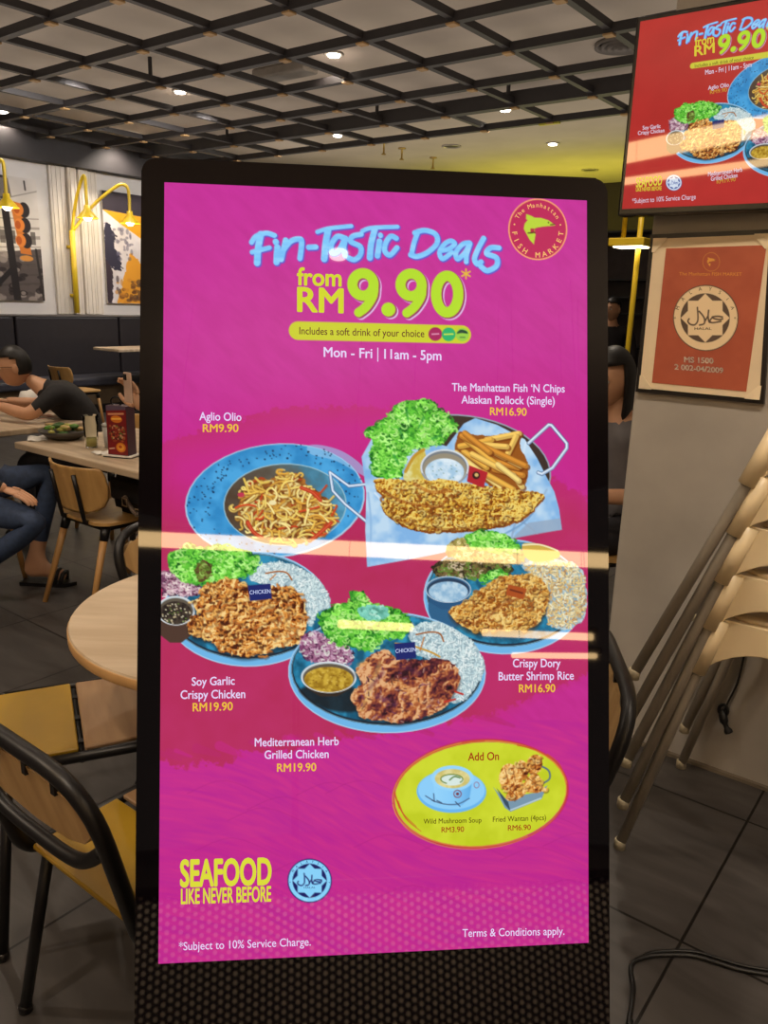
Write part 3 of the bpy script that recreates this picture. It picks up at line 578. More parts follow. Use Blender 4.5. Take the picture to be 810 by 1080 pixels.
p=onz(655,46,3.5); t=thing('ceiling_vent','round grey ceiling air vent beside the television','vent',(p[0],p[1],3.5))
for k,r in enumerate((.2,.15,.1,.05)): obj('vent_ring',lathe(NB(),[(r,0),(r,-.03-.006*k),(r-.03,-.02-.006*k),(r-.035,0)]),mat('vent_grey',(120,112,104),.5),t,True)
p=onz(300,70,3.5); t=tag(obj('air_conditioner',box(NB(),-.32,.32,-.1,.1,-.09,0,.02),mat('vent_pale',(140,132,122),.5),None,False,(p[0],p[1],3.5),ROOM),'slim grey air conditioner panel on the ceiling above the lattice','air conditioner')
# ---- room lights and added unseen fill lamps
for (x,y),l in DL:
    p=onz(x,y,3.5); lamp('SPOT','downlight_beam',(p[0],p[1],3.44),90,(255,240,222),.06,angle=2.3)
for u,v,en in ((1.2,1.6,75),(1.2,-.4,150),(-.6,.8,130),(3.4,3.6,150),(1.9,4.9,260),(4.4,1.9,90),(-.9,3.4,150),(.6,-2.6,130)):  # beams from unseen spots beyond the frame, no fixtures modelled
    p=W(u,v,3.44); lamp('SPOT','downlight_beam',p,en,(255,238,216),.06,angle=2.3)
for u,v in ((4.5,6.9),(6.0,6.9),(8.2,6.9)): lamp('SPOT','wall_fill',W(u,v,3.22),105,(250,244,240),.1,angle=1.9,rot=(0,math.radians(58),ROOM))  # unseen spots added to brighten the left wall
lamp('AREA','ceiling_bounce',W(5.0,4.6,2.55),118,(255,240,226),8.,sy=10.5,rot=(math.pi,0,ROOM))  # unseen area light standing in for light bounced onto the ceiling
lamp('AREA','cove_light',W(11.6,5.6,1.9),62,(214,206,70),3.6,sy=.2,rot=(math.radians(180),0,ROOM))
for k,(x,y) in enumerate(((-2.6,-.9),(2.4,-1.6),(-4.2,2.2),(0.2,-2.6))):  # invented standing lamps out of view, added to lift the ceiling
    t=thing('fill_uplighter','added slim black standing fill lamp '+['left of','right of','at the far left of','straight behind'][k]+' the viewer','lamp',(x,y,0),0,'added standing fill lamps'); obj('stem',tube(NB(),[(0,0,.02),(0,0,2.1)],.02),BLACK,t,True); obj('base',lathe(NB(),[(.16,0),(.16,.015),(.02,.03)],24),BLACK,t,True)
    obj('bowl',lathe(NB(),[(.02,2.08),(.14,2.2),(.135,2.2),(.02,2.1)],24),BLACK,t,True); obj('bulb',lathe(NB(),[(.03,2.11),(.06,2.15),(.05,2.19),(0,2.2)],16),BULB0,t,True); lamp('SPOT','fill_beam',(x,y,2.22),95,(255,230,200),.08,angle=2.7,rot=(math.pi,0,0))
w=bpy.data.worlds.new('world'); SC.world=w; w.use_nodes=True; w.node_tree.nodes['Background'].inputs[0].default_value=(*lin((255,236,218)),1); w.node_tree.nodes['Background'].inputs[1].default_value=.12
# ================================================================ left wall
def canvas(Wd,H): return Canvas(Wd,H,lambda p:np.asarray(p,float))
def wallpic(name,label,u0,u1,z0,z1,paintf,Wd=150,H=210):
    c=canvas(Wd,H); c.sc=1.; paintf(c); t=thing(name,label,'picture',W(u0,9.9,z0),ROOM)
    obj('canvas_block',box(NB(),-.0,.04,0,u1-u0,0,z1-z0),mat('canvas_edge',(200,196,190),.8),t)
    picture_mesh('picture_print',c.img,lambda s,q:np.c_[np.full_like(s,.042),s*(u1-u0),(1-q)*(z1-z0)],pictmat(name+'_print',0,.7,.2),t)
def pic_traffic(c):
    Y,X=np.mgrid[0:c.H,0:c.W]; c.img[...]=np.array((206,200,196.))-(fbm(X,Y,30,3)-.5)[...,None]*30
    for k in range(9):
        y=70+k*16; c.stroke([(0,y+6),(150,y-3)],2+k%3*2,(120,112,108),False,a=.6)
    for k in range(8): c.poly([(6+k*18,90),(15+k*18,90),(15+k*18,112),(6+k*18,112)],(70,64,62),smooth=False,a=.7)
    c.poly([(60,130),(150,118),(150,210),(60,210)],(66,58,58),smooth=False,a=.85)
    for k in range(60):
        x,y=20+c.rng.rand()*130,125+c.rng.rand()*85; c.ell(x,y,4+c.rng.rand()*6,3+c.rng.rand()*5,[(40,34,36),(160,150,145),(90,82,80)][k%3],a=.7)
    c.stroke([(88,0),(92,70),(100,210)],13,(40,36,38),False); c.poly([(80,5),(100,4),(104,34),(84,36)],(120,112,108),smooth=False); c.stroke([(20,60),(150,20)],2,(150,146,142),False); c.stroke([(128,6),(129,20)],3,(70,66,66),False)
    c.poly([(100,40),(120,44),(132,130),(112,128)],(196,116,52),smooth=False)
    for k in range(3): c.ell(124,54+k*26,10,13,(48,42,44)); c.ell(114,54+k*26,9,11,(214,128,58)); c.ell(111,54+k*26,5,7,(170,84,36))
    c.ell(122,136,12,5,(204,140,70)); c.stroke([(60,190),(100,150)],9,(40,36,38),False); c.stroke([(140,120),(148,210)],4,(50,46,46),False)
def pic_abstract(c):
    Y,X=np.mgrid[0:c.H,0:c.W]; c.img[...]=np.array((206,200,204.))-(fbm(X,Y,20,3)-.5)[...,None]*40
    c.poly([(0,0),(150,0),(150,45),(0,35)],(56,50,58),smooth=False); c.poly([(0,35),(150,45),(150,120),(40,60)],(222,160,40),smooth=False)
    c.poly([(55,110),(150,190),(150,210),(20,210)],(214,150,50),smooth=False,rough=4)
    c.poly([(10,60),(22,72),(26,85),(20,100),(36,130),(30,145),(0,130),(0,70)],(50,48,66),rough=6); c.poly([(0,130),(14,150),(10,210),(0,210)],(60,50,60),rough=3)
    for k in range(40): c.ell(20+c.rng.rand()*60,160+c.rng.rand()*50,3+c.rng.rand()*5,2+c.rng.rand()*5,[(90,56,40),(196,130,50),(60,46,50)][k%3],a=.6)
    for k in range(30): c.ell(20+c.rng.rand()*40,65+c.rng.rand()*60,2+c.rng.rand()*3,2+c.rng.rand()*4,(90,86,106),a=.5)
wallpic('wall_picture','large monochrome street picture with an orange traffic light on the left wall',4.55,5.62,1.4,2.84,pic_traffic)
wallpic('wall_picture','large abstract picture with orange and white diagonals behind the display edge',6.53,7.6,1.39,2.83,pic_abstract)
YEL=mat('yellow_paint',(224,190,38),.4,var=.05); BULB=glow('bulb',(255,240,200),9,base=False)
def walllamp(u,label,arms,z0=1.25,z1=2.3,v=9.74):
    t=thing('wall_lamp',label,'lamp',W(u,v,z0),ROOM,'yellow gooseneck wall lamps')
    bm=tube(NB(),[(0,0,0),(0,0,z1-z0)],.034,12); box(bm,-.17,0,-.02,.02,.2,.24); box(bm,-.17,0,-.02,.02,.8,.84); obj('pole',bm,YEL,t,True)
    for (au,av,az,pk) in arms:
        x,y=-(av-v),au-u; zz=az-z0; obj('arm',tube(NB(),curve3([(0,0,z1-z0-.02),(x*.35,y*.4,(pk-z0)*.55+(z1-z0)*.45),(x*.8,y*.78,pk-z0-.03),(x*.95,y*.93,pk-z0),(x,y,pk-z0-.08),(x,y,zz)],6),.02,8),YEL,t,True)
        s=obj('shade',lathe(NB(),[(.02,.05),(.035,.05),(.04,0),(.13,-.1),(.135,-.105),(.128,-.1),(.03,-.01)],28,(x,y,zz)),YEL,t,True)
        obj('bulb',lathe(NB(),[(.02,-.03),(.055,-.075),(.055,-.1),(.03,-.13),(0,-.135)],16,(x,y,zz)),BULB,s,True)
        lamp('POINT','lamp_glow',W(au,av,az-.16),4,(255,235,195),.05)
def pa(px,py,v): q=onv(px,py,v); return q@UA,q[2]
def arm(px,py,pk,v=9.45):
    u,z=pa(px,py,v); return (u,v,z,pa(px,pk,v)[1])
walllamp(pa(77,260,9.74)[0],'yellow wall lamp with two bent arms beside the white wall panels',[arm(92,221,186),arm(137,227,196)],pa(77,330,9.74)[1],pa(75,243,9.74)[1])
walllamp(pa(-14,260,9.74)[0],'yellow wall lamp with one shade before the traffic light picture',[arm(7,209,170)],pa(-14,330,9.74)[1],pa(-14,240,9.74)[1])
VIN=mat('black_vinyl',(40,36,40),.45,var=.08,scale=12); VIN2=mat('slate_vinyl',(58,58,68),.4,var=.08,scale=12)
t=thing('banquette','long black upholstered banquette along the left wall','banquette',W(2.2,9.9,0),ROOM)
for k in range(7):
    a=k*1.47; obj('back_panel',box(NB(),.02,.16,a+.01,a+1.46,.46,1.215,.025,3),VIN,t); obj('seat_pad',box(NB(),.1,.66,a+.005,a+1.465,.36,.47,.03,3),VIN2,t)
obj('base',box(NB(),0.02,.58,0,10.3,.0,.12),BLACK,t); obj('front_rail',box(NB(),.02,.6,0,10.3,.12,.36),mat('brown_board',(92,74,52),.6),t)
obj('top_rail',box(NB(),.01,.17,0,10.3,1.215,1.235),mat('rail_grey',(112,106,102),.5),t)
OAK=mat('pale_oak',(196,176,150),.45,var=.1,scale=3,stretch=(1,9,1),rgb2=(170,148,122)); OAKE=mat('oak_edge',(196,160,112),.5)
PLY=mat('ply_wood',(190,150,92),.38,var=.1,scale=4,stretch=(6,1,1),rgb2=(166,126,72),spec=.5)
def table(label,u0,u1,v0,v1,z=.75,ped=None,mtop=OAK,name='dining_table'):
    t=thing(name,label,'table',W((u0+u1)/2,(v0+v1)/2,0),ROOM); a,b=(v1-v0)/2,(u1-u0)/2
    obj('tabletop',box(NB(),-a,a,-b,b,z-.035,z,.006),mtop,t); px,py=ped or (0,0)
    obj('column',tube(NB(),[(px,py,.02),(px,py,z-.035)],.035,12),BLACK,t,True)
    obj('foot',box(box(NB(),px-.25,px+.25,py-.035,py+.035,0,.025,.006),px-.035,px+.035,py-.25,py+.25,0,.024,.006),BLACK,t); 
    obj('bracket',box(NB(),px-.16,px+.16,py-.16,py+.16,z-.045,z-.035),BLACK,t); return t
q=onz(58,362,.85); table('far pale wooden table before the banquette behind the man in black',q@UA,q@UA+1.15,8.75,9.3,.85)
table('farthest pale table before the banquette at the display edge',q@UA+1.75,q@UA+2.9,8.75,9.3,.85)
table('pale wooden table at the left edge where the man in black eats',1.55,2.76,4.37,5.2)
T2=table('pale wooden table with salad and menu stand behind the bentwood chair',2.05,2.78,2.55,4.0,.75,(.25,0))
# ================================================================ right wall: television, print
p=hit(671,18,W(2.5,0),UA); q=hit(651,228,W(2.5,0),UA); TVA=math.radians(-35.5); tn=np.array([-math.sin(TVA),math.cos(TVA),0]); tx=np.array([math.cos(TVA),math.sin(TVA),0])
TZ0,TZ1=q[2],p[2]; TH=TZ1-TZ0; TWd=TH*1.72; org=np.array([(p[0]+q[0])/2,(p[1]+q[1])/2,TZ0])
tv=thing('television','wall television showing the red menu advert above the framed print','television',org,TVA)
obj('casing',box(NB(),0,TWd,.0,.055,0,TH,.006),mat('tv_black',(20,18,18),.25,spec=.5),tv)
obj('back_box',box(NB(),TWd*.25,TWd*.7,.05,.068,.1,TH-.1),BLACK,tv)
B=.014; KH=homography(KSRC,[(0,0),(1,0),(0,1),(1,1)])
def tvl(s,t_): return np.c_[B+s*(TWd-2*B),np.full_like(s,-.0012),TH-B-t_*(TH-2*B-.006)]
def tvw(s,t_): l=tvl(np.array([s]),np.array([t_]))[0]; return org+tx*l[0]+tn*l[1]+np.array([0,0,l[2]])
TSRC=[proj(tvw(*a)) for a in ((0,0),(1,0),(0,1),(1,1))]; TW_,TH_=640,372
THm=homography(TSRC,[(0,0),(TW_,0),(0,TH_),(TW_,TH_)])
tc_=Canvas(TW_,TH_,lambda p:happly(THm,p)); tc_.setsc()
Y,X=np.mgrid[0:TH_,0:TW_]; tc_.img[...]=np.array((180,48,44.))+(fbm(X,Y,60,3)-.5)[...,None]*np.array((20,6,6.))
def tvitem(f,k,t_,s):
    k1=happly(KH,[k])[0]*np.array([540,960]); t1=happly(THm,[t_])[0]; tc_.fmap=lambda p:(happly(KH,p)*np.array([540,960])-k1)*s+t1; tc_.setsc(); f(tc_)
tvitem(aglio,(197,529),(768,96),.82); tvitem(soychicken,(262,643),(750,141),.80); tvitem(grilled,(304.6,709),(784,158),.76); tvitem(headline,(266,255),(716,38),.58); tvitem(price,(366,302),(757.5,45),.58)
def tvitem2(f,k,t1,s):
    k1=happly(KH,[k])[0]*np.array([540,960]); tc_.fmap=lambda p:(happly(KH,p)*np.array([540,960])-k1)*s+np.array(t1); tc_.setsc(); f(tc_)
tvitem2(shrimprice,(531,628),(560,285),.72); tvitem2(fishchips,(481,495),(520,150),.72)
tc_.fmap=lambda p:happly(THm,p); tc_.sc=1.; tc_.stroke([(731,69.5),(830,55)],11,(205,200,60),False); halal(tc_,711,192.5,8.5,(215,225,240),(40,60,140)); 
tc_.fmap=lambda p:happly(THm,p)
TVP=pictmat('tv_picture',.95,.03)
sc_=picture_mesh('screen',tc_.img,tvl,TVP,tv)
def tvp(q): a=happly(THm,q); l=tvl(a[:,0]/TW_,a[:,1]/TH_); l[:,1]-=.0008; return l
TWHITE=glow('tv_lettering_white',(225,215,235),.9); TYEL=glow('tv_lettering_yellow',(222,205,60),.9); TPAL=glow('tv_lettering_gold',(214,160,60),.8)
lettering('lettering',[('Aglio Olio',747,769,95,91.5,4.2,.02),('Soy Garlic',678,697,137,135,4,.02),('Crispy Chicken',673,701,142.5,139.5,4,.02),('Mediterranean Herb',747,783,186,181,4.5,.02),('Grilled Chicken',750,778,191,187,4.5,.02),('Mon - Fri | 11am - 5pm',744,793,79,70.5,5,.02),('*Subject to 10% Service Charge',667,734,214.5,210,5,.0)],tvp,TWHITE,sc_)
lettering('lettering',[('from',733,753.5,49,45,9,.04),('RM',732.5,754,59.5,55.5,10.5,.04),('SEAFOOD',671,698.5,197.5,195,9.5,.06),('LIKE NEVER BEFORE',671,698,202,200.5,4,.04)],tvp,TYEL,sc_)
lettering('lettering',[('RM9.90',749,767,99.5,96.5,4,.02),('RM19.90',756,776,194,191,4,.02)],tvp,TPAL,sc_)
lettering('lettering',[('Includes a soft drink of your choice',733,795,71.5,62.5,3.6,.0)],tvp,glow('tv_lettering_brown',(80,40,30),.6),sc_)
pr=thing('framed_print','brick red halal certificate print in a cream mount on the grey wall','print',W(2.6,.75,1.26),ROOM)
def prl(px,py,d=.02):
    q=onu(px,py,2.6-d); return np.array([-(q@VA-.75),-d,q[2]-1.26])
A,Bq,Cq,D=[prl(*c) for c in ((690,252),(811.5,247),(674.5,409),(800.5,421))]
def quad(bm,c4,y0,y1):
    f=[bm.verts.new((c[0],y0,c[2])) for c in c4]; b=[bm.verts.new((c[0],y1,c[2])) for c in c4]
    bm.faces.new(f); bm.faces.new(b[::-1])
    for i in range(4): bm.faces.new((f[i],f[(i+1)%4],b[(i+1)%4],b[i]))
    return bm
def grow(c4,d):
    m=sum(c4)/4; return [c+np.array([math.copysign(d,c[0]-m[0]),0,math.copysign(d,c[2]-m[2])]) for c in c4]
c4=[A,Bq,D,Cq]
obj('frame',quad(NB(),grow(c4,.014),-.016,-.001),mat('thin_frame',(30,24,22),.4),pr); obj('mount',quad(NB(),c4,-.021,-.015),mat('cream_mount',(226,204,170),.6,var=.04),pr)
for c in c4:
    m=sum(c4)/4; sx,sz=math.copysign(1,c[0]-m[0]),math.copysign(1,c[2]-m[2]); bm=NB(); prism(bm,[(c[0]+sx*.002,c[2]+sz*.002),(c[0]-sx*.04,c[2]+sz*.002),(c[0]-sx*.04,c[2]-sz*.004),(c[0]-sx*.006,c[2]-sz*.04),(c[0]+sx*.002,c[2]-sz*.04)],.003,'y',-.0245); obj('corner_clip',bm,mat('clip_cream',(236,216,182),.35),pr)
PSRC=[(702.5,262),(808.5,258.5),(687.5,403.5),(787,413)]; PW,PH=220,300; PHm=homography(PSRC,[(0,0),(PW,0),(0,PH),(PW,PH)]); pc=[prl(x,y,.0225) for x,y in PSRC]
pcv=Canvas(PW,PH,lambda p:happly(PHm,p)); pcv.sc=2.; Y,X=np.mgrid[0:PH,0:PW]; pcv.img[...]=np.array((170,84,60.))+(fbm(X,Y,50,2)-.5)[...,None]*np.array((26,22,16.))
LT,DK=(232,206,166),(92,74,62)
pcv.aff=(1,1,0,0); pcv.ell(744,335.5,34.3,34.8,DK); pcv.ell(744,335.5,33.4,33.9,LT); halal(pcv,743.3,335.5,33.4,LT,DK)
pcv.ring(743.3,335.5,29.7,29.9,7.6,LT); pcv.ring(744,335.5,33.9,34.3,1,DK)
fishlogo(pcv,749.5,276.5,8.8,9.8,(214,150,62),(222,160,70))
def bil(s,t_,y=-.0225): q=[np.array(c) for c in pc]; o=(q[0][None]*(1-s)[:,None]+q[1][None]*s[:,None])*(1-t_)[:,None]+(q[2][None]*(1-s)[:,None]+q[3][None]*s[:,None])*t_[:,None]; o[:,1]=y; return o
ps=picture_mesh('print_sheet',pcv.img,bil,pictmat('print_ink',0,.45,.4),pr)
def ppl(q): a=happly(PHm,q); return bil(a[:,0]/PW,a[:,1]/PH,-.0231)
lettering('lettering',[('MS 1500',721,752,382,383.5,5.6,.06),('2 002-04/2009',711,762.5,389.5,393.5,5.4,.06)],ppl,mat('ink_white',(238,226,210),.5,var=0),ps)
lettering('lettering',[('The Manhattan FISH MARKET',716,782,290.5,291,3.4,.0)],ppl,mat('ink_gold',(220,150,60),.5,var=0),ps)
lettering('lettering',[('arc','* M A L A Y S I A *',743.3,335.5,29,29.3,-180,0,3.6,False,.01),('HALAL',732,750,348,348,2.6,.01)],ppl,mat('ink_dark',DK,.5,var=0),ps)
# ================================================================ the advertising display
YAW,LEAN=math.radians(5.70),math.radians(-15.86)
KR=Matrix.Rotation(YAW,3,'Z')@Matrix.Rotation(LEAN,3,'X'); KC=Vector((-.0033,1.0791,1.1329)); ZC=1.1777-.0; KB=KC-KR@Vector((0,0,ZC))
ki=thing('advertising_display','large floor-standing black display showing the bright pink fish restaurant menu advert','display',KB); ki.rotation_euler=KR.to_euler()
GLOSS=mat('gloss_black',(10,6,10),.03,0,.4,.05)
bm=NB(); prism(bm,[(x,z+.577-.8785+ZC) for x,z in rrect(.337,.8785,.018)],.05,'y',0); bmesh.ops.bevel(bm,geom=[e for e in bm.edges if len({round(v.co.y,4) for v in e.verts})==1],offset=.003,segments=2,affect='EDGES'); obj('casing',bm,GLOSS,ki)
obj('rear_housing',box(NB(),-.29,.29,.05,.075,.2,1.62,.01),BLACK,ki)
def kloc(p): return KR.transposed()@(Vector(p)-KB)
for sx in (-.14,.14):
    a=Vector((sx,.07,1.18)); b=kloc((KB+KR@Vector((sx,0,0))).to_tuple()[:1]+(1.30,.012)); obj('stand_leg',tube(NB(),[a,b],.014,10),BLACK,ki,True)
obj('hinge_bar',tube(NB(),[(-.2,.075,1.18),(.2,.075,1.18)],.016),BLACK,ki,True)
for sx in (-.26,.26): obj('foot',box(NB(),sx-.05,sx+.05,-.01,.06,-.0,.03,.006),BLACK,ki)
SW,SH=.61,.61*16/9
def ksl(s,t_,y=-.0012): return np.c_[-SW/2+SW*s,np.full_like(s,y),ZC+SH/2-SH*t_]
kc=kiosk_canvas(); kiosk_picture(kc)
ks=picture_mesh('screen',kc.img,ksl,pictmat('display_picture',1.,.02,.55),ki); ks['label']='bright pink lit menu advert with plated dishes'
def kpl(q): a=happly(KH,q); return ksl(a[:,0],a[:,1],-.0017)
KW=glow('lettering_white',(226,210,248),1.); KY=glow('lettering_gold',(236,190,60),1.); KG=glow('lettering_lime',(208,212,48),1.); KBN=glow('lettering_brown',(96,36,40),1.); KRD=glow('lettering_red',(160,50,24),1.)
lettering('lettering',[('Mon - Fri',341,392,376.5,377.5,10,.03),('|',397.3,398.3,377.5,377.5,11,0),('11am - 5pm',404.5,464.5,378,379.3,10,.03),
 ('Aglio Olio',211,255,444.5,445,8.4,.025),("The Manhattan Fish ‘N Chips",475.5,594,411.5,412,8.2,.022),('Alaskan Pollock (Single)',485.5,583.5,424.5,425,8.2,.022),('Soy Garlic',203.5,248.5,724.5,723,8.6,.025),('Crispy Chicken',191.8,259.5,738.5,737,8.8,.025),
 ('Mediterranean Herb',269.5,357.5,788,786,8.6,.022),('Grilled Chicken',279.8,347,801,799.5,8.6,.022),('Crispy Dory',540,590,702.5,702,8.6,.025),('Butter Shrimp Rice',525,604,716.5,715,8.6,.022)],kpl,KW,ks)
lettering('lettering',[('*Subject to 10% Service Charge.',190.5,328.5,1003.5,997.5,8.4,.004),('Terms & Conditions apply.',487.5,594.5,987.5,984.5,8.2,.004)],kpl,KW,ks)
lettering('lettering',[('RM9.90',214.5,252,457,456.6,8.2,.03),('RM16.90',515.5,554,436.6,437,8,.03),('RM19.90',204.5,246.5,751.5,750,8.6,.03),('RM19.90',292.8,334,814.5,813.5,8.4,.03),('RM16.90',546.3,584.5,729,728.4,8.2,.03)],kpl,KY,ks)
lettering('lettering',[('from',312.8,359.8,301,302,18,.05),('RM',313,362,328.8,330,25,.05)],kpl,KG,ks)
lettering('lettering',[('SEAFOOD',191.5,287.5,936,933,27,.07),('LIKE NEVER BEFORE',192.5,287,954.5,951,15.5,.05)],kpl,glow('lettering_acid',(216,216,58),1.),ks)
lettering('lettering',[('Includes a soft drink of your choice',315.5,446.5,353,355,7.6,.012)],kpl,KBN,ks)
lettering('lettering',[('Add On',493,525.5,801.5,800.5,8.4,.03),('RM3.90',465.3,489,877.5,876.5,5.6,.02),('RM6.90',535,559,875,874,5.6,.02)],kpl,KRD,ks)
lettering('lettering',[('Wild Mushroom Soup',446.5,507.3,868.5,866.5,5.2,.008),('Fried Wantan (4pcs)',519.2,575,866,863.5,5.4,.008)],kpl,glow('lettering_darkbrown',(74,48,14),1.),ks)
lettering('lettering',[('arc','• The Manhattan •',565,240.5,22.5,23.8,-168,-12,4.6,False,.015),('arc','FISH MARKET',565.4,240.8,22,23.6,172,8,5.4,True,.03)],kpl,glow('lettering_cream',(246,190,110),1.),ks)
lettering('lettering',[('arc','* MALAYSIA *',327.4,929,18.9,18.9,-185,5,2.4,False,.01),('HALAL',321.3,333.5,937.4,937.2,1.9,.01)],kpl,glow('lettering_navy',(40,50,120),1.),ks)
lettering('lettering',[('CHICKEN',263.8,285.8,627.8,626.2,4,.02),('CHICKEN',416.8,438.2,688.5,686.5,4,.02)],kpl,glow('lettering_pale',(190,200,240),1.),ks)
# ================================================================ behind the camera: what the glossy panels mirror
kn=np.array(KR@Vector((0,1,0))); kcn=np.array(KC)
def mirror(px,py,dist,c0=kcn,n=kn):
    d=ray(px,py); t_=((c0-EYE)@n)/(d@n); q=EYE+d*t_; r=d-2*(d@n)*n; return q+r/np.linalg.norm(r)*dist
def bar(name,label,a,b,th,m,group=None):
    a,b=np.array(a),np.array(b); c=(a+b)/2; d=b-a; L=np.linalg.norm(d); t=thing(name,label,'light',c,0,group); t.rotation_euler=Vector(d).to_track_quat('X','Z').to_euler()
    obj('housing',box(NB(),-L/2-.02,L/2+.02,-.03,.03,th/2,th/2+.03,.004),BLACK,t); obj('diffuser',box(NB(),-L/2,L/2,-.02,.02,-th/2,th/2,.01),m,t); 
    for s in (-.8,.8): obj('suspension',tube(NB(),[(s*L/2,0,th/2+.03),(s*L/2,0,3.5-c[2])],.0012,6),BLACK,t)
    return t
BARM=glow('linear_lamp',(255,212,150),18,base=False)
dp=mirror(357,268,1.); q0=(dp-EYE); d0=ray(357,268); tq=((kcn-EYE)@kn)/(d0@kn); qk=EYE+d0*tq; dr=dp-qk; dp=qk+dr*((3.488-qk[2])/dr[2]); downlight_at(dp[0],dp[1],3.5,'lit downlight mirrored over the blue headline of the display')
bar('linear_lamp','long warm linear lamp hanging behind the viewer, mirrored across the display',mirror(120,567,3.4),mirror(650,592,3.4),.08,BARM)
bar('linear_lamp','short warm linear lamp mirrored over the shrimp rice dish',mirror(508,667,3.2),mirror(626,672,3.2),.036,BARM)
bar('linear_lamp','shortest warm linear lamp mirrored above the crispy dory wording',mirror(539,691,3.0),mirror(630,692,3.0),.026,BARM)
bar('linear_lamp','small warm linear lamp mirrored over the lettuce of the grilled dish',mirror(356,658,3.0),mirror(436,662,3.0),.04,BARM)
mt=lambda x,y,d:mirror(x,y,d,org,tn)
bar('linear_lamp','long warm linear lamp mirrored as the bright band across the television',mt(655,163,3.2),mt(830,128,3.2),.12,BARM)
bar('linear_lamp','thin warm linear lamp mirrored low across the television',mt(655,192,3.0),mt(830,168,3.0),.04,BARM)
def perfmat():
    m=bpy.data.materials.new('perforated_steel'); m.use_nodes=True; nt=m.node_tree; b=nt.nodes['Principled BSDF']; L=nt.links.new
    tc=nt.nodes.new('ShaderNodeTexCoord'); outs=[]
    for off in ((0,0,0),(.5,.5,0)):
        mp=nt.nodes.new('ShaderNodeMapping'); mp.inputs['Scale'].default_value=(1/.043,1/.043,1/.025); mp.inputs['Location'].default_value=(off[0],0,off[1])
        fr=nt.nodes.new('ShaderNodeVectorMath'); fr.operation='FRACTION'; sb=nt.nodes.new('ShaderNodeVectorMath'); sb.operation='SUBTRACT'; sb.inputs[1].default_value=(.5,.5,.5)
        ml=nt.nodes.new('ShaderNodeVectorMath'); ml.operation='MULTIPLY'; ml.inputs[1].default_value=(.043,0,.025); ln=nt.nodes.new('ShaderNodeVectorMath'); ln.operation='LENGTH'; lt=nt.nodes.new('ShaderNodeMath'); lt.operation='LESS_THAN'; lt.inputs[1].default_value=.0070
        L(tc.outputs['Object'],mp.inputs[0]); L(mp.outputs[0],fr.inputs[0]); L(fr.outputs[0],sb.inputs[0]); L(sb.outputs[0],ml.inputs[0]); L(ml.outputs[0],ln.inputs[0]); L(ln.outputs['Value'],lt.inputs[0]); outs.append(lt)
    mx=nt.nodes.new('ShaderNodeMath'); mx.operation='MAXIMUM'; L(outs[0].outputs[0],mx.inputs[0]); L(outs[1].outputs[0],mx.inputs[1])
    mi=nt.nodes.new('ShaderNodeMix'); mi.data_type='RGBA'; mi.inputs['A'].default_value=(.01,.01,.01,1); mi.inputs['B'].default_value=(.9,.8,.68,1); L(mx.outputs[0],mi.inputs['Factor']); L(mi.outputs['Result'],b.inputs['Base Color']); b.inputs['Roughness'].default_value=.6; return m
a=mirror(400,925,1.6); 
t=thing('service_counter','low counter with a perforated dark steel front behind the viewer','counter',(a[0],a[1]-.02,0),math.radians(5))
obj('counter_body',box(NB(),-.9,.9,-.5,-.004,0,max(.2,a[2])-.03,.004),BLACK,t); obj('perforated_front',box(NB(),-.88,.88,-.004,.004,.02,max(.2,a[2])-.03),perfmat(),t); obj('counter_top',box(NB(),-.92,.92,-.52,.02,max(.2,a[2])-.03,max(.2,a[2]),.004),BLACK,t)
print('counter',a)
lamp('SPOT','counter_fill',(a[0],a[1]+.75,1.5),210,(255,225,190),.05,angle=1.9,rot=(math.radians(-45),0,0))  # unseen spot added so the perforated front shows up in the display's reflection
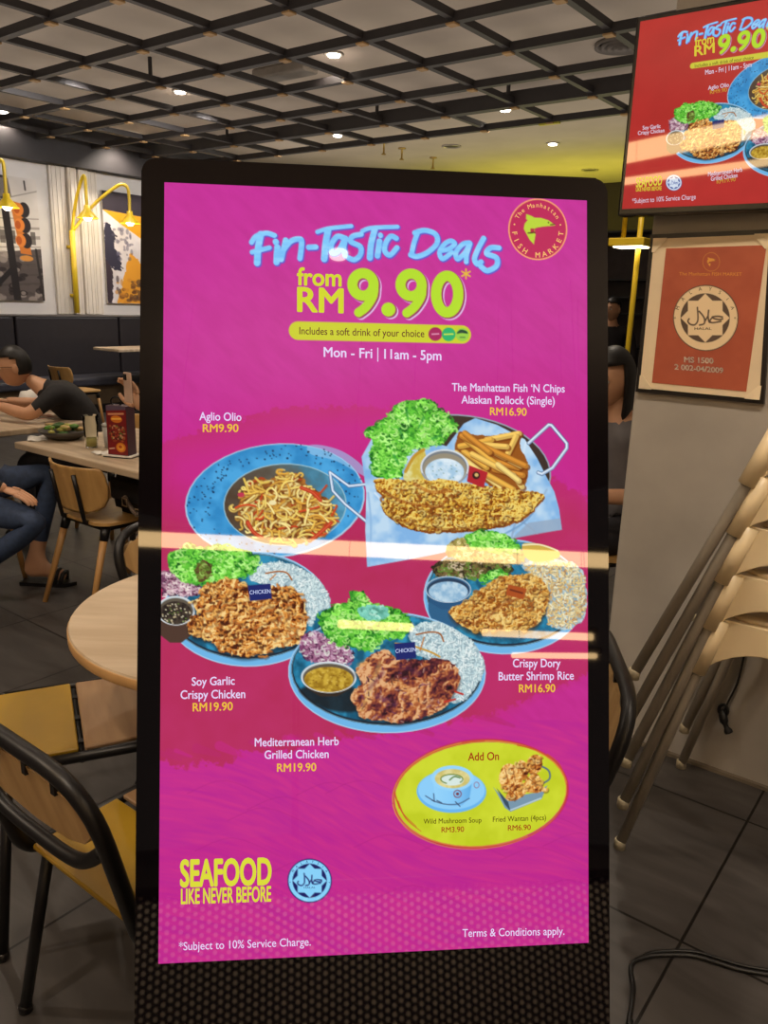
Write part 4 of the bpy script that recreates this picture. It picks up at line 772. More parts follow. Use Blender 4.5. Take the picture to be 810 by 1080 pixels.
# ================================================================ metal tube chairs with two-tone seats
SEATY=mat('seat_yellow',(166,130,24),.45,var=.08,scale=5); SEATT=mat('seat_tan',(156,124,90),.45,var=.1,scale=4,stretch=(1,6,1),rgb2=(136,104,72))
TUBE=mat('black_tube',(17,14,15),.42,.1,.45,.08); BACKW=mat('back_ply',(196,160,108),.45,var=.1,scale=4,stretch=(6,1,1),rgb2=(172,134,84))
def metal_chair(label,loc,rotz):
    t=thing('metal_chair',label,'chair',loc,rotz,'black tube chairs with two-tone seats')
    yb=lambda z:-.215-(z-.45)*.26
    pts=[(-.185,-.10,.435),(-.19,-.205,.435),(-.222,yb(.8),.80),(.222,yb(.8),.80),(.19,-.205,.435),(.185,-.10,.435)]
    bf=obj('back_frame',tube(NB(),rounded(pts,.12,7),.0145,12),TUBE,t,True)
    bm=NB(); tube(bm,curve3([(-.196,yb(.66),.668),(-.15,yb(.62)-.012,.628),(-.1,yb(.61)-.016,.612),(0,yb(.605)-.016,.606),(.1,yb(.61)-.016,.612),(.15,yb(.62)-.012,.628),(.196,yb(.66),.668)],5),.0125,10); obj('lower_rail',bm,TUBE,t,True)
    top=[(-.165,.758),(-.1,.772),(0,.776),(.1,.772),(.165,.758)]; bot=[(.192,.70),(.16,.668),(.1,.646),(0,.638),(-.1,.646),(-.16,.668),(-.192,.70)]
    bm=NB(); P=top+[(.19,.735)]+bot+[(-.19,.735)]; A=[bm.verts.new((x,yb(z)+.004,z)) for x,z in P]; Bk=[bm.verts.new((x,yb(z)-.008,z)) for x,z in P]; bm.faces.new(A[::-1]); bm.faces.new(Bk)
    for i in range(len(P)): bm.faces.new((A[i],A[(i+1)%len(P)],Bk[(i+1)%len(P)],Bk[i]))
    obj('backrest',bm,BACKW,t)
    bm=NB()
    for x in (-.13,-.045,.045,.13): box(bm,x-.006,x+.006,yb(.78)-.008,yb(.78)+.006,.758,.794)
    obj('back_clip',bm,TUBE,bf)
    def panel(y0,y1,w0,w1): 
        bm=NB(); prism(bm,[(-w0,y0),(w0,y0),(w1,y1),(-w1,y1)],.012,'z',.447); bmesh.ops.bevel(bm,geom=bm.edges[:],offset=.003,segments=1,affect='EDGES'); return bm
    obj('seat',panel(-.2,-.006,.172,.178),SEATY,t); obj('seat',panel(.008,.2,.178,.17),SEATT,t)
    sf=obj('seat_frame',tube(NB(),rounded([(-.188,-.17,.442),(-.193,.215,.442),(.193,.215,.442),(.188,-.17,.442)],.05,5),.0125,10),TUBE,t,True)
    bm=NB(); 
    for x in (-.12,0,.12): box(bm,x-.01,x+.01,-.02,.022,.436,.446)
    tube(bm,[(-.19,.0,.434),(.19,.0,.434)],.009); obj('cross_bar',bm,TUBE,sf)
    for sx,sy in ((-1,-1),(1,-1),(-1,1),(1,1)): 
        l=obj('leg',tube(NB(),[(sx*.18,sy*.16,.436),(sx*.262,sy*.205,.008)],.0125,10),TUBE,t,True); obj('foot_cap',lathe(NB(),[(.014,.0),(.015,.012),(.013,.02)],12,(sx*.262,sy*.205,0)),BLACK,l,True)
    return t
cb=W(.852,1.17); B0=metal_chair('nearest black tube chair, its wooden back to the camera, left of the display',cb,ROOM)
copy_tree(B0,(-.775,1.844,0),math.radians(-65.7),'black tube chair with yellow and tan seat panels turned to the round table')
copy_tree(B0,(.185,1.55,0),math.radians(84),'black tube chair with only its rounded back showing right of the display')
copy_tree(B0,(-.45,2.36,0),math.radians(-115),'black tube chair behind the round table beside the bentwood chair legs')
# round table
t=thing('round_table','round pale oak cafe table beside the left edge of the display','table',(-.334,1.862,0))
ROUND=mat('round_oak',(200,180,154),.4,var=.1,scale=3,stretch=(1,7,1),rgb2=(180,158,130),spec=.5)
obj('tabletop',lathe(NB(),[(0,.718),(.41,.718),(.419,.722),(.42,.745),(.417,.75),(0,.75)],72),ROUND,t)
e=obj('edge_band',lathe(NB(),[(.4202,.722),(.4215,.724),(.4215,.744),(.4202,.746)],72),mat('round_edge',(206,160,104),.45),t,True)
obj('column',tube(NB(),[(0,0,.02),(0,0,.718)],.03,14),BLACK,t,True); obj('base',lathe(NB(),[(.22,0),(.22,.01),(.06,.022),(.03,.05)],36),BLACK,t,True)
# ---------------------------------------------------------------- bentwood chairs
LEGW=mat('leg_wood',(190,142,84),.45,var=.08,scale=5)
def wood_chair(label,loc,rotz):
    t=thing('bentwood_chair',label,'chair',loc,rotz,'bentwood plywood chairs'); bm=NB(); n=14
    def pt(s,z,o): 
        x=.225*s; y=-.225+.085*s*s-(z-.5)*.18; k=.42*s; return (x+o*math.sin(-k)*-1*0,y-o,z)
    rows=[]; outl=[(.50,.46),(.515,.68),(.54,.86),(.58,.96),(.64,1.),(.69,.985),(.715,.95),(.727,.90)]
    for o in (0,.011):
        g=[[bm.verts.new(pt(-1*w+2*w*i/n,z,o)) for i in range(n+1)] for z,w in outl]; rows.append(g)
        for a,b in zip(g,g[1:]):
            for i in range(n): bm.faces.new((a[i],a[i+1],b[i+1],b[i]))
    A,Bb=rows; lp=lambda g:g[0]+[r[-1] for r in g[1:]]+g[-1][-2::-1]+[r[0] for r in g[-2:0:-1]]
    a,b=lp(A),lp(Bb)
    for i in range(len(a)): bm.faces.new((a[i],a[(i+1)%len(a)],b[(i+1)%len(a)],b[i]))
    obj('backrest',bm,PLY,t,True)
    for s in (-.42,.42):
        bm=NB(); P=[(s*.225,-.243+.085*s*s-(z-.5)*.18,z) for z in (.40,.46,.52,.6,.69)]; tube(bm,[(s*.2,-.12,.425)]+P[1:],.011,8); obj('back_strap',bm,BLACK,t,True)
    bm=NB(); prism(bm,[(x,y) for x,y in rrect(.215,.205,.09)],.014,'z',.446); obj('seat',bm,PLY,t)
    bm=NB(); tube(bm,rounded([(-.17,-.16,.425),(-.17,.16,.425),(.17,.16,.425),(.17,-.16,.425),(-.16,-.16,.425)],.03),.012,8); obj('seat_frame',bm,BLACK,t,True)
    for sx,sy in ((-1,-1),(1,-1),(-1,1),(1,1)):
        ly=-.29 if sy<0 else .2; tp=(sx*.165,sy*.155,.43); ft=(sx*.2,ly,.0)
        l=obj('leg',tube(NB(),[tp,ft],[.019,.0125],12),LEGW,t,True); md=[tp[i]*.86+ft[i]*.14 for i in range(3)]; obj('leg_socket',tube(NB(),[tp,md],[.023,.021],12),BLACK,l,True)
    return t
C0=wood_chair('bentwood plywood chair carrying a black bag, tucked under the salad table',W(2.23,3.42),ROOM)
copy_tree(C0,W(2.98,4.50),ROOM+math.pi,'bentwood chair under the man in black, back just behind his elbow')
copy_tree(C0,W(5.0,8.25),ROOM,'bentwood chair with yellowish seat at the far banquette table')
copy_tree(C0,(-2.12,3.85,0),math.radians(-90),'chair under the seated person in blue jeans at the left edge')
copy_tree(C0,W(3.05,2.87),ROOM+math.pi,'bentwood chair behind the menu stand under the person with the phone')
copy_tree(C0,W(3.38,1.36)+np.array([.085,0,0]),math.radians(108),'bentwood chair under the dark-haired woman at the right of the display')
# bag
BAG=mat('black_bag',(22,20,22),.6,var=.15,scale=20,bump=.2); t=thing('handbag','black soft handbag with grey buckled strap on the bentwood chair','bag',W(2.31,3.24,.461),ROOM)
bm=NB(); prism(bm,[(-.15,0),(.15,0),(.17,.06),(.155,.2),(.1,.25),(-.1,.25),(-.14,.2),(-.17,.07)],.2,'y',-.1); bmesh.ops.bevel(bm,geom=bm.edges[:],offset=.03,segments=3,affect='EDGES'); obj('bag_body',bm,BAG,t,True)
obj('flap',box(NB(),-.15,.15,-.116,-.095,.07,.18,.012,2),BAG,t,True)
s=obj('strap',tube(NB(),curve3([(-.02,-.12,.10),(.05,-.135,.06),(.10,-.14,.04),(.15,-.13,.055),(.17,-.12,.02),(.16,-.2,-.03),(.1,-.22,-.045)],6),.011,8),mat('strap_grey',(112,96,86),.5),t,True)
for x,z in ((.02,.085),(.12,.05)): obj('buckle',tube(NB(),[(x-.018,-.15,z-.018),(x+.018,-.15,z-.018),(x+.018,-.15,z+.018),(x-.018,-.15,z+.018)],.004,8,True),mat('buckle_metal',(200,180,150),.3,.8),s)
# ---------------------------------------------------------------- stack of white stools
SHELL=mat('cream_plastic',(222,200,160),.35,var=.04,scale=3,spec=.5); LEGM=mat('grey_tube',(150,140,126),.35,.0,.5,.06); CAPW=mat('foot_plastic',(176,164,138),.5)
def stool(label,loc,rotz):
    t=thing('stacking_stool',label,'stool',loc,rotz,'stacked cream plastic stools'); 
    hx,hy=.205,.235      # half size at the sleeve bottoms, local x = right, y = away
    def corner(sx,sy,z): k=(z-.58)/.58; return (sx*(hx-.135*k*1.0*.58/.58),sy*(hy-.05*k),z)
    # apron: four walls, each with an arched lower edge, joined at the corner sleeves, closed by the seat
    bm=NB(); N=12; cs=[(-1,-1),(1,-1),(1,1),(-1,1)]; top=[];bot=[]
    for a,b in zip(cs,cs[1:]+cs[:1]):
        for i in range(N):
            f=i/N; zt=.74; zb=.586+.082*max(0,1-abs(2*f-1)**3.2)
            L=lambda z:tuple(np.array(corner(*a,z))*(1-f)+np.array(corner(*b,z))*f); top.append(bm.verts.new(L(zt))); bot.append(bm.verts.new(L(zb)))
    n=len(top)
    for i in range(n): bm.faces.new((bot[i],bot[(i+1)%n],top[(i+1)%n],top[i]))
    bm.faces.new(top); o=obj('seat_shell',bm,SHELL,t); so=o.modifiers.new('thick','SOLIDIFY'); so.thickness=.006; so.offset=-1; 
    bv=o.modifiers.new('round','BEVEL'); bv.width=.006; bv.segments=2; bv.limit_method='ANGLE'; bv.angle_limit=.8
    bm=NB(); box(bm,-.012,.012,-.005,.0,.66,.735); r_=obj('rib',bm,SHELL,o); r_.location=(.03,-hy+.03,0)
    bm=NB(); prism(bm,rrect(hx-.05,hy-.03,.05),.014,'z',.738); obj('seat',bm,SHELL,t,True)
    for sx,sy in cs:
        c0=Vector(corner(sx,sy,.585)); c1=Vector(corner(sx,sy,.738)); ft=Vector((sx*(hx+.135),sy*(hy+.035),.012))
        sl=obj('leg_sleeve',tube(NB(),[c0,c1],[.022,.024],14),SHELL,t,True)
        lg=obj('leg',tube(NB(),[c1*.9+c0*.1,c0,ft],.0145,12),LEGM,t,True); obj('foot_cap',lathe(NB(),[(.01,-.012),(.0165,-.012),(.0165,.012),(.0145,.016)],14,ft),CAPW,lg,True)
    return t
sx0=W(2.275,.307); names=['lowest cream stool of the stack, feet on the floor','second cream stool from the bottom of the stack','middle cream stool of the stack of five','second cream stool from the top of the stack','topmost cream stool of the stack by the grey wall']
S0=stool(names[0],sx0,ROOM)
for k in range(1,5):
    o_=copy_tree(S0,W(2.275-.004*k,.307+.004*k,.124*k),ROOM,names[k]); o_.rotation_euler[1]=math.radians(1.75*k)
# cables
CAB=mat('black_cable',(14,12,12),.45); t=thing('power_cable','black power cable curling over the floor tiles right of the display','cable',onz(700,1010,0)); o0=onz(700,1010,0)
cp=[np.array([.24,.80,.006]),np.array([.27,.74,.006])]+[onz(x,y,.006) for x,y in ((662,1100),(663,1080),(668,1045),(666,1018),(682,1009),(705,1007),(730,1008),(752,1014),(778,1022),(812,1028),(860,1034))]+[W(2.3,-.35,.006),W(2.55,-.55,.006),W(2.588,-.6,.1),W(2.59,-.6,.3)]
obj('cord',tube(NB(),curve3([q-o0 for q in cp],6),.0055,8),CAB,t,True); cp2=[q+np.array([.012,.012,.0]) for q in cp[5:-4]]; obj('second_cord',tube(NB(),curve3([q-o0 for q in cp2],6),.004,8),CAB,t,True)
q=onu(764,760,2.575); t=thing('power_plug','small black power plug hanging on a thin wire against the grey wall','plug',q,ROOM)
obj('wire',tube(NB(),curve3([(.03,0,.26),(.02,.008,.14),(.0,.006,.06),(-.005,0,.02)],5),.0035,6),CAB,t,True); obj('plug_body',tube(NB(),curve3([(-.012,0,.035),(.0,-.004,.0),(.02,-.004,-.035)],4),[.008+.006*(i%5>1) for i in range(9)],10),CAB,t,True)
obj('loop',tube(NB(),[(-.008+.014*math.cos(a),0,.035+.02*math.sin(a)) for a in np.linspace(0,6.28,13)[:-1]],.0055,6,True),CAB,t,True)
# ---------------------------------------------------------------- yellow lamp post through the gap
YL=np.array([1.615,5.5,0]); t=thing('lamp_post','yellow metal post with a lit shelf lamp seen right of the display','lamp',YL,ROOM)
tube(bm:=NB(),[(0,0,0),(0,0,2.9)],.018,10); obj('pole',bm,YEL,t,True); obj('second_pole',tube(NB(),[(-.13,.05,1.96),(-.13,.05,2.9)],.016,10),YEL,t,True)
sh=obj('lamp_shelf',box(NB(),-.17,.07,-.1,.08,1.905,1.955,.006),YEL,t); obj('lamp_strip',box(NB(),-.14,.05,-.08,.06,1.897,1.906),BULB,sh); obj('floor_plate',lathe(NB(),[(.14,0),(.14,.012),(.03,.02)],20),YEL,t,True)
RACK=mat('rack_black',(22,20,22),.5); t=thing('wall_shelf','dark open wall shelf with thin black boards beyond the lamp post','shelf',W(8.4,3.35,0),ROOM)
obj('back_board',box(NB(),-.9,.9,.3,.32,0,2.3),mat('rack_back',(88,80,82),.6),t)
for z in (.3,.7,1.1,1.45,1.62,1.8,2.28): obj('shelf_board',box(NB(),-.9,.9,0,.3,z,z+.02),RACK,t)
for x in (-.9,.9): obj('upright',box(NB(),x-.02,x+.02,0,.32,0,2.3),RACK,t)
# ---------------------------------------------------------------- things on the tables
t=tag(obj('menu_stand',NB(),None),'x','x'); bpy.data.objects.remove(t)
ms=onz(128,482,.75); MR=ROOM+math.radians(22); t=thing('menu_stand','red folded menu card standing on the salad table','menu',(ms[0],ms[1]+.02,.75),MR)
obj('base_plate',box(NB(),-.075,.075,-.05,.05,.0,.006,.002),BLACK,t); obj('paper_liner',box(NB(),-.078,.078,-.053,.053,.006,.011),mat('paper_white',(232,226,216),.7),t)
bm=NB(); prism(bm,[(-.055,-.034),(.055,-.034),(.055,.034),(-.055,.034)],.235,'z',.011); obj('card',bm,mat('menu_purple',(72,48,62),.5),t)
def pic_menu(c):
    c.img[...]=(122,26,28); r=c.rng
    c.poly([(0,0),(70,0),(70,10),(0,16)],(92,76,96),smooth=False); c.stroke([(8,26),(60,22)],6,(214,150,110),False); c.ell(35,40,20,11,(216,120,36)); c.stroke([(20,40),(50,38)],5,(240,190,80),False)
    for k in range(70): c.ell(8+r.rand()*54,58+r.rand()*50,2+r.rand()*4,1.5+r.rand()*3,[(190,110,60),(60,30,26),(150,70,40),(210,170,130),(90,120,50)][k%5],a=.85)
    c.ell(46,126,17,15,(222,130,40)); c.ell(46,126,11,10,(240,176,70)); c.ell(44,124,6,5,(190,80,30)); c.stroke([(6,132),(22,130)],4,(220,180,160),False)
cm=canvas(70,150); cm.sc=1; pic_menu(cm); picture_mesh('card_print',cm.img,lambda s,q:np.c_[-.053+.106*s,np.full_like(s,-.0352),.013+.232*(1-q)],pictmat('menu_print',0,.35,.5),t)
obj('ring_handle',tube(NB(),[(.028*math.cos(a)-.02,0,.262+.022*math.sin(a)) for a in np.linspace(0,6.28,17)[:-1]],.004,6,True),BLACK,t,True)
q=onz(69,462,.755); t=thing('salad_bowl','dark shallow bowl of green salad on the table beside the glass','bowl',(q[0],q[1],.75))
obj('bowl',lathe(NB(),[(0,.002),(.06,.0),(.1,.02),(.135,.05),(.13,.05),(.095,.026),(0,.014)],28),mat('bowl_dark',(72,66,60),.35),t,True)
for k in range(34):
    a=random.random()*6.28; r=.095*math.sqrt(random.random()); bm=NB(); blob(bm,(r*math.cos(a),r*math.sin(a),.045+.03*random.random()),(.02+.014*random.random(),.016,.011),1,.5); obj('salad_leaf',bm,[mat('leaf_green',(96,150,46),.5),mat('leaf_dark',(58,98,34),.5),mat('leaf_yellow',(176,170,80),.5),mat('crouton',(210,176,120),.6)][k%4],t,True)
q=onz(52,463,.75)
GL=bpy.data.materials.new('clear_glass'); GL.use_nodes=True; b=GL.node_tree.nodes['Principled BSDF']; b.inputs['Transmission Weight'].default_value=1; b.inputs['Roughness'].default_value=.03; b.inputs['IOR'].default_value=1.1; b.inputs['Base Color'].default_value=(.95,.97,.93,1)
q=onz(97,472,.75); t=thing('drinking_glass','tall clear drinking glass with a little yellow drink left','glass',(q[0],q[1],.75))
obj('glass_body',lathe(NB(),[(0,.001),(.029,.001),(.040,.165),(.0375,.165),(.0275,.008),(0,.008)],24),GL,t,True); obj('drink',lathe(NB(),[(0,.009),(.027,.009),(.0295,.045),(0,.046)],20),mat('drink_yellow',(206,196,120),.2),t,True)
q=onz(109,474,.75); t=thing('paper_cup','white tumbler standing close to the red menu card','cup',(q[0]+.015,q[1]+.06,.75))
obj('cup_body',lathe(NB(),[(0,.001),(.026,.001),(.036,.11),(.034,.11),(.0245,.006),(0,.006)],24),mat('cup_white',(196,194,190),.3),t,True); obj('lid',lathe(NB(),[(.038,.108),(.038,.118),(.03,.124),(0,.124)],24),mat('lid_clear',(170,168,162),.2),t,True)
def napkin(name,label,px,py,z,rz,w=.1,l=.15,cat='napkin'):
    q=onz(px,py,z); bm=NB(); n=6; g=[[bm.verts.new((-w+2*w*i/n,-l+2*l*j/n,.003+.004*math.sin(i*1.7+j))) for i in range(n+1)] for j in range(n+1)]
    for j in range(n):
        for i in range(n): bm.faces.new((g[j][i],g[j][i+1],g[j+1][i+1],g[j+1][i]))
    o=obj(name,bm,mat('paper_white',(232,226,216),.7),None,True,(q[0],q[1],z+.002),rz); m=o.modifiers.new('t','SOLIDIFY'); m.thickness=.0015; return tag(o,label,cat)
napkin('napkin','white paper napkin lying left of the salad bowl',40,463,.75,.4,.05,.08)
napkin('paper_sheet','white paper slip under the red menu card',112,478,.75,.6,.06,.05,'paper')
q=onz(17,428,.755); t=thing('white_plate','white dish with a crumpled tissue before the man in black','plate',(q[0],q[1],.75))
obj('plate',lathe(NB(),[(0,.004),(.08,.0),(.14,.025),(.142,.03),(.135,.028),(.08,.01),(0,.01)],32),mat('china',(226,222,214),.25),t,True)
bm=NB(); blob(bm,(.1,0,.055),(.075,.06,.06),3,.35); blob(bm,(.03,.02,.03),(.06,.05,.03),2,.4); obj('tissue',bm,mat('tissue_white',(230,226,220),.8),t,True)
q=onz(-3,428,.755); t=thing('food_plate','plate of dark food at the left edge of the frame','plate',(q[0],q[1]+.1,.75)); obj('plate',lathe(NB(),[(0,.004),(.08,.0),(.13,.022),(.125,.025),(.08,.01),(0,.01)],28),mat('plate_dark',(70,66,64),.3),t,True)
for k in range(9): bm=NB(); blob(bm,(.07*math.cos(k*2.4)*(k%3)/2,.07*math.sin(k*2.4)*(k%3)/2,.028),(.03,.022,.016),1,.4); obj('food_piece',bm,[mat('meat_brown',(120,80,50),.5),mat('cream_sauce',(206,190,150),.4)][k%2],t,True)
def pic_mat(c):
    c.img[...]=(196,178,156); r=c.rng
    for k in range(60): c.ell(r.rand()*120,r.rand()*80,3+r.rand()*9,2+r.rand()*6,[(150,60,44),(190,120,90),(110,60,50),(206,190,170)][k%4],a=.7)
q=onz(42,437,.7515); t=thing('placemat','printed paper placemat under the white dish','placemat',(q[0],q[1],.7502),ROOM); obj('sheet',box(NB(),-.2,.2,-.14,.14,0,.0012),mat('paper_white',(232,226,216),.7),t)
cm=canvas(120,80); cm.sc=1; pic_mat(cm); picture_mesh('print',cm.img,lambda s,q:np.c_[-.195+.39*s,-.135+.27*(1-q),np.full_like(s,.0016)],pictmat('placemat_print',0,.6,.3),t)
# ================================================================ people
def skinned(pts,edges,rad,sub=2):
    me=bpy.data.meshes.new('s'); me.from_pydata([tuple(p) for p in pts],edges,[]); o=bpy.data.objects.new('s',me); COL.objects.link(o)
    md=o.modifiers.new('Skin','SKIN'); md.use_smooth_shade=True
    for i,r in enumerate(rad): me.skin_vertices[0].data[i].radius=(r,r) if not hasattr(r,'__len__') else r
    me.skin_vertices[0].data[0].use_root=True
    ss=o.modifiers.new('Sub','SUBSURF'); ss.levels=ss.render_levels=sub
    bpy.context.view_layer.update(); r=bpy.data.meshes.new_from_object(o.evaluated_get(bpy.context.evaluated_depsgraph_get())); bpy.data.objects.remove(o); bpy.data.meshes.remove(me); return r
SKIN=mat('skin',(206,156,122),.5,var=.05,scale=10); HAIR=mat('black_hair',(22,18,18),.5,var=.2,scale=60,stretch=(1,1,.2)); LIP=mat('lips',(168,96,84),.45); EYEW=mat('eye_white',(226,220,212),.3); EYED=mat('eye_dark',(28,18,14),.2)
def head_bm(bm,c,yaw,pitch,mi=0):
    """a head with brow, nose, mouth, chin and ears, facing local +y turned by yaw"""
    Rm=Matrix.Rotation(yaw,3,'Z')@Matrix.Rotation(pitch,3,'X'); c=Vector(c); start=len(bm.verts)
    res=bmesh.ops.create_uvsphere(bm,u_segments=32,v_segments=24,radius=1.)
    for v in res['verts']:
        x,y,z=v.co; fx=max(0,y)
        w=.074*(1-.28*max(0,-z-.1)**1.3*(1 if y>-.3 else .6)); d=.094 if y<0 else .086; px,py,pz=x*w,y*d*(1-.10*max(0,-z)*(y<0)),z*.115-.0
        if y>0:
            py+=.012*math.exp(-((z+.86)/.22)**2)*math.exp(-(x/.35)**2)                      # chin
            py+=.024*math.exp(-((z+.22)/.15)**2)*math.exp(-(x/.15)**2)+.010*math.exp(-((z-.02)/.2)**2)*math.exp(-(x/.1)**2)   # nose, bridge
            py+=.005*math.exp(-((z-.2)/.09)**2)*math.exp(-((abs(x)-.35)/.25)**2)-.008*math.exp(-((z-.03)/.1)**2)*math.exp(-((abs(x)-.38)/.17)**2)   # brow, sockets
            py+=.006*math.exp(-((z+.52)/.1)**2)*math.exp(-(x/.25)**2)                        # lips
        v.co=c+Rm@Vector((px,py,pz))
        for f in v.link_faces: f.material_index=mi; f.smooth=True
    def part(p,r,m,sub=2): blob(bm,c+Rm@Vector(p),r,sub,0,m,Rm)
    for s in (-1,1):
        part((s*.03,.077,.004),(.0135,.008,.0075),3); part((s*.03,.0835,.004),(.006,.004,.006),4); part((s*.031,.083,.027),(.017,.004,.0035),5); part((s*.077,-.008,-.008),(.009,.02,.032),mi); part((s*.0085,.096,-.034),(.0075,.008,.006),mi)
    part((0,.087,-.058),(.022,.007,.0045),2); part((0,.086,-.066),(.018,.007,.005),2)
    return Rm
def hand_chain(w,d,n,curl,side,s=1.):
    """palm from wrist w along d, back of hand n; five separate fingers rooted in the palm"""
    d=Vector(d).normalized(); w=Vector(w)-d*.022; n=Vector(n); n=(n-d*n.dot(d)).normalized(); a=d.cross(n)*side; out=[]
    palm=([w,w+d*.045*s,w+d*.085*s],[(0,1),(1,2)],[(.026*s,.018*s),(.038*s,.014*s),(.036*s,.012*s)]); out.append(palm)
    for k,(off,L) in enumerate(((-.03,.062),(-.01,.074),(.01,.08),(.03,.07))):
        p=w+d*.07*s+a*off*s*.9; q=[p]; dd=d.copy(); seg=[.024,.42*L+.004,.32*L,.26*L]
        for j,l in enumerate(seg):
            if j: dd=(dd-n*curl*(.55+.2*j)).normalized()
            q.append(q[-1]+dd*l*s)
        out.append((q,[(i,i+1) for i in range(4)],[.0095*s,.0095*s,.009*s,.0082*s,.007*s]))
    p=w+d*.025*s+a*.028*s; t1=p+(d*.5+a*.75-n*.3).normalized()*.04*s; t2=t1+(d*.9+a*.25-n*.35).normalized()*.032*s; t3=t2+(d*1-n*.3).normalized()*.024*s
    out.append(([p,t1,t2,t3],[(0,1),(1,2),(2,3)],[.012*s,.011*s,.0098*s,.008*s])); return out
def person(label,loc,rotz,J,cols,hair='short',head=(0,.10,1.20,0,0),hands=(),sleeve='short',name='person',standing=False,glasses=False,shoe=None,bare_ankle=False,scale=1.):
    """J overrides joints of the seated default pose (origin on the floor under the hips, facing +y)"""
    D=dict(pel=(0,0,.54),sp=(0,.0,.70),ch=(0,.02,.90),nk=(0,.045,1.06),hd=(0,.08,1.16),sl=(-.17,.02,1.0),sr=(.17,.02,1.0),el=(-.24,.06,.74),er=(.24,.06,.74),wl=(-.16,.3,.74),wr=(.16,.3,.74),hl=(-.095,.02,.52),hr=(.095,.02,.52),kl=(-.12,.44,.51),kr=(.12,.44,.51),al=(-.12,.42,.09),ar=(.12,.42,.09),tl=(-.13,.58,.035),tr=(.13,.58,.035),ql=(-.12,.36,.05),qr=(.12,.36,.05))
    D.update(J); ks=list(D); P=[D[k] for k in ks]; ix={k:i for i,k in enumerate(ks)}
    E=[('pel','sp'),('sp','ch'),('ch','nk'),('nk','hd'),('ch','sl'),('ch','sr'),('sl','el'),('sr','er'),('el','wl'),('er','wr'),('pel','hl'),('pel','hr'),('hl','kl'),('hr','kr'),('kl','al'),('kr','ar'),('al','tl'),('ar','tr'),('al','ql'),('ar','qr')]
    R=dict(pel=(.15,.12),sp=(.135,.10),ch=(.15,.105),nk=.05,hd=.048,sl=.062,sr=.062,el=.044,er=.044,wl=.028,wr=.028,hl=.095,hr=.095,kl=.062,kr=.062,al=.038,ar=.038,tl=.034,tr=.034,ql=.032,qr=.032)
    me=skinned(P,[(ix[a],ix[b]) for a,b in E],[R[k] for k in ks])
    bm=NB(); bm.from_mesh(me); bpy.data.meshes.remove(me); A={k:np.array(D[k]) for k in D}
    SEG=[(a,b,{'pel':1,'hl':6,'hr':6,'kl':6,'kr':6}.get(a,1)) for a,b in E]
    for f in bm.faces:
        p=np.array(f.calc_center_median()); best=(9,0)
        for a,b,_ in SEG:
            d=A[b]-A[a]; t_=np.clip((p-A[a])@d/(d@d),0,1); q=np.linalg.norm(p-A[a]-d*t_)-.3*(R[a] if not hasattr(R[a],'__len__') else R[a][0])
            if q<best[0]: best=(q,(a,b,t_))
        a,b,t_=best[1]; mi=1
        if (a,b)==('nk','hd') or (a,b)==('ch','nk') and t_>.86: mi=0
        elif a in('el','er'): mi=0 if sleeve=='short' or t_>.92 else 1
        elif a in('sl','sr'): mi=0 if sleeve=='short' and t_>.75 else 1
        elif (a,b) in(('pel','hl'),('pel','hr')) or a in('hl','hr','kl','kr'): mi=6
        elif a=='pel' and t_<.3: mi=6
        if a in('kl','kr') and t_>(.72 if bare_ankle else .93): mi=0 if bare_ankle else 7
        if a in('al','ar'): mi=0 if bare_ankle else 7
        f.material_index=mi; f.smooth=True
    for h in hands:
        for c in hand_chain(*h):
            m2=skinned(*c,sub=2); m2.polygons.foreach_set('material_index',[0]*len(m2.polygons)); bm.from_mesh(m2); bpy.data.meshes.remove(m2)
    hx,hy,hz,yaw,pit=head; Rm=head_bm(bm,(hx,hy,hz),yaw,pit)
    body=obj(name,bm,[SKIN,cols[0],LIP,EYEW,EYED,HAIR,cols[1],shoe or BLACK],None,False,loc,rotz); tag(body,label,'person')
    c=Vector((hx,hy,hz)); bm=NB(); res=bmesh.ops.create_uvsphere(bm,u_segments=32,v_segments=24,radius=1.)
    low=-.35 if hair=='short' else -1.6; kill=[]
    for v in res['verts']:
        x,y,z=v.co; face=y>.25 and z<.52-.15*abs(x)
        if hair=='short' and (z<-.42 or (y>-.1 and z<.28 and y>.0-.0)): face=True
        if face: kill.append(v)
        k=1.06 if hair=='short' else 1.16; pz=z*.121*k
        if hair!='short' and z<-.1: pz=z*.121*k-.13*(-z-.1)
        v.co=c+Rm@Vector((x*.077*k,(y*.094-.004)*k,pz+.004))
    bmesh.ops.delete(bm,geom=kill,context='VERTS'); h=obj('hair',bm,HAIR,body,True); m=h.modifiers.new('t','SOLIDIFY'); m.thickness=.014; m.offset=-1
    if glasses:
        bm=NB()
        for s in (-1,1):
            tube(bm,[c+Rm@Vector((s*.033+.022*math.cos(a),.096,.004+.017*math.sin(a))) for a in np.linspace(0,6.28,17)[:-1]],.0017,6,True); tube(bm,[c+Rm@Vector((s*.055,.094,.008)),c+Rm@Vector((s*.079,.05,.01)),c+Rm@Vector((s*.082,-.02,.004))],.0017,6)
        tube(bm,[c+Rm@Vector((-.011,.097,.008)),c+Rm@Vector((.011,.097,.008))],.0017,6); obj('glasses',bm,mat('spectacle_rim',(60,46,40),.3,.5),body,True)
    return body
TBLK=mat('black_cotton',(26,23,26),.8,var=.2,scale=30,bump=.1); JEAN=mat('blue_denim',(52,68,98),.8,var=.15,scale=40,bump=.15); DTR=mat('dark_trousers',(36,34,40),.8,var=.15,scale=30)
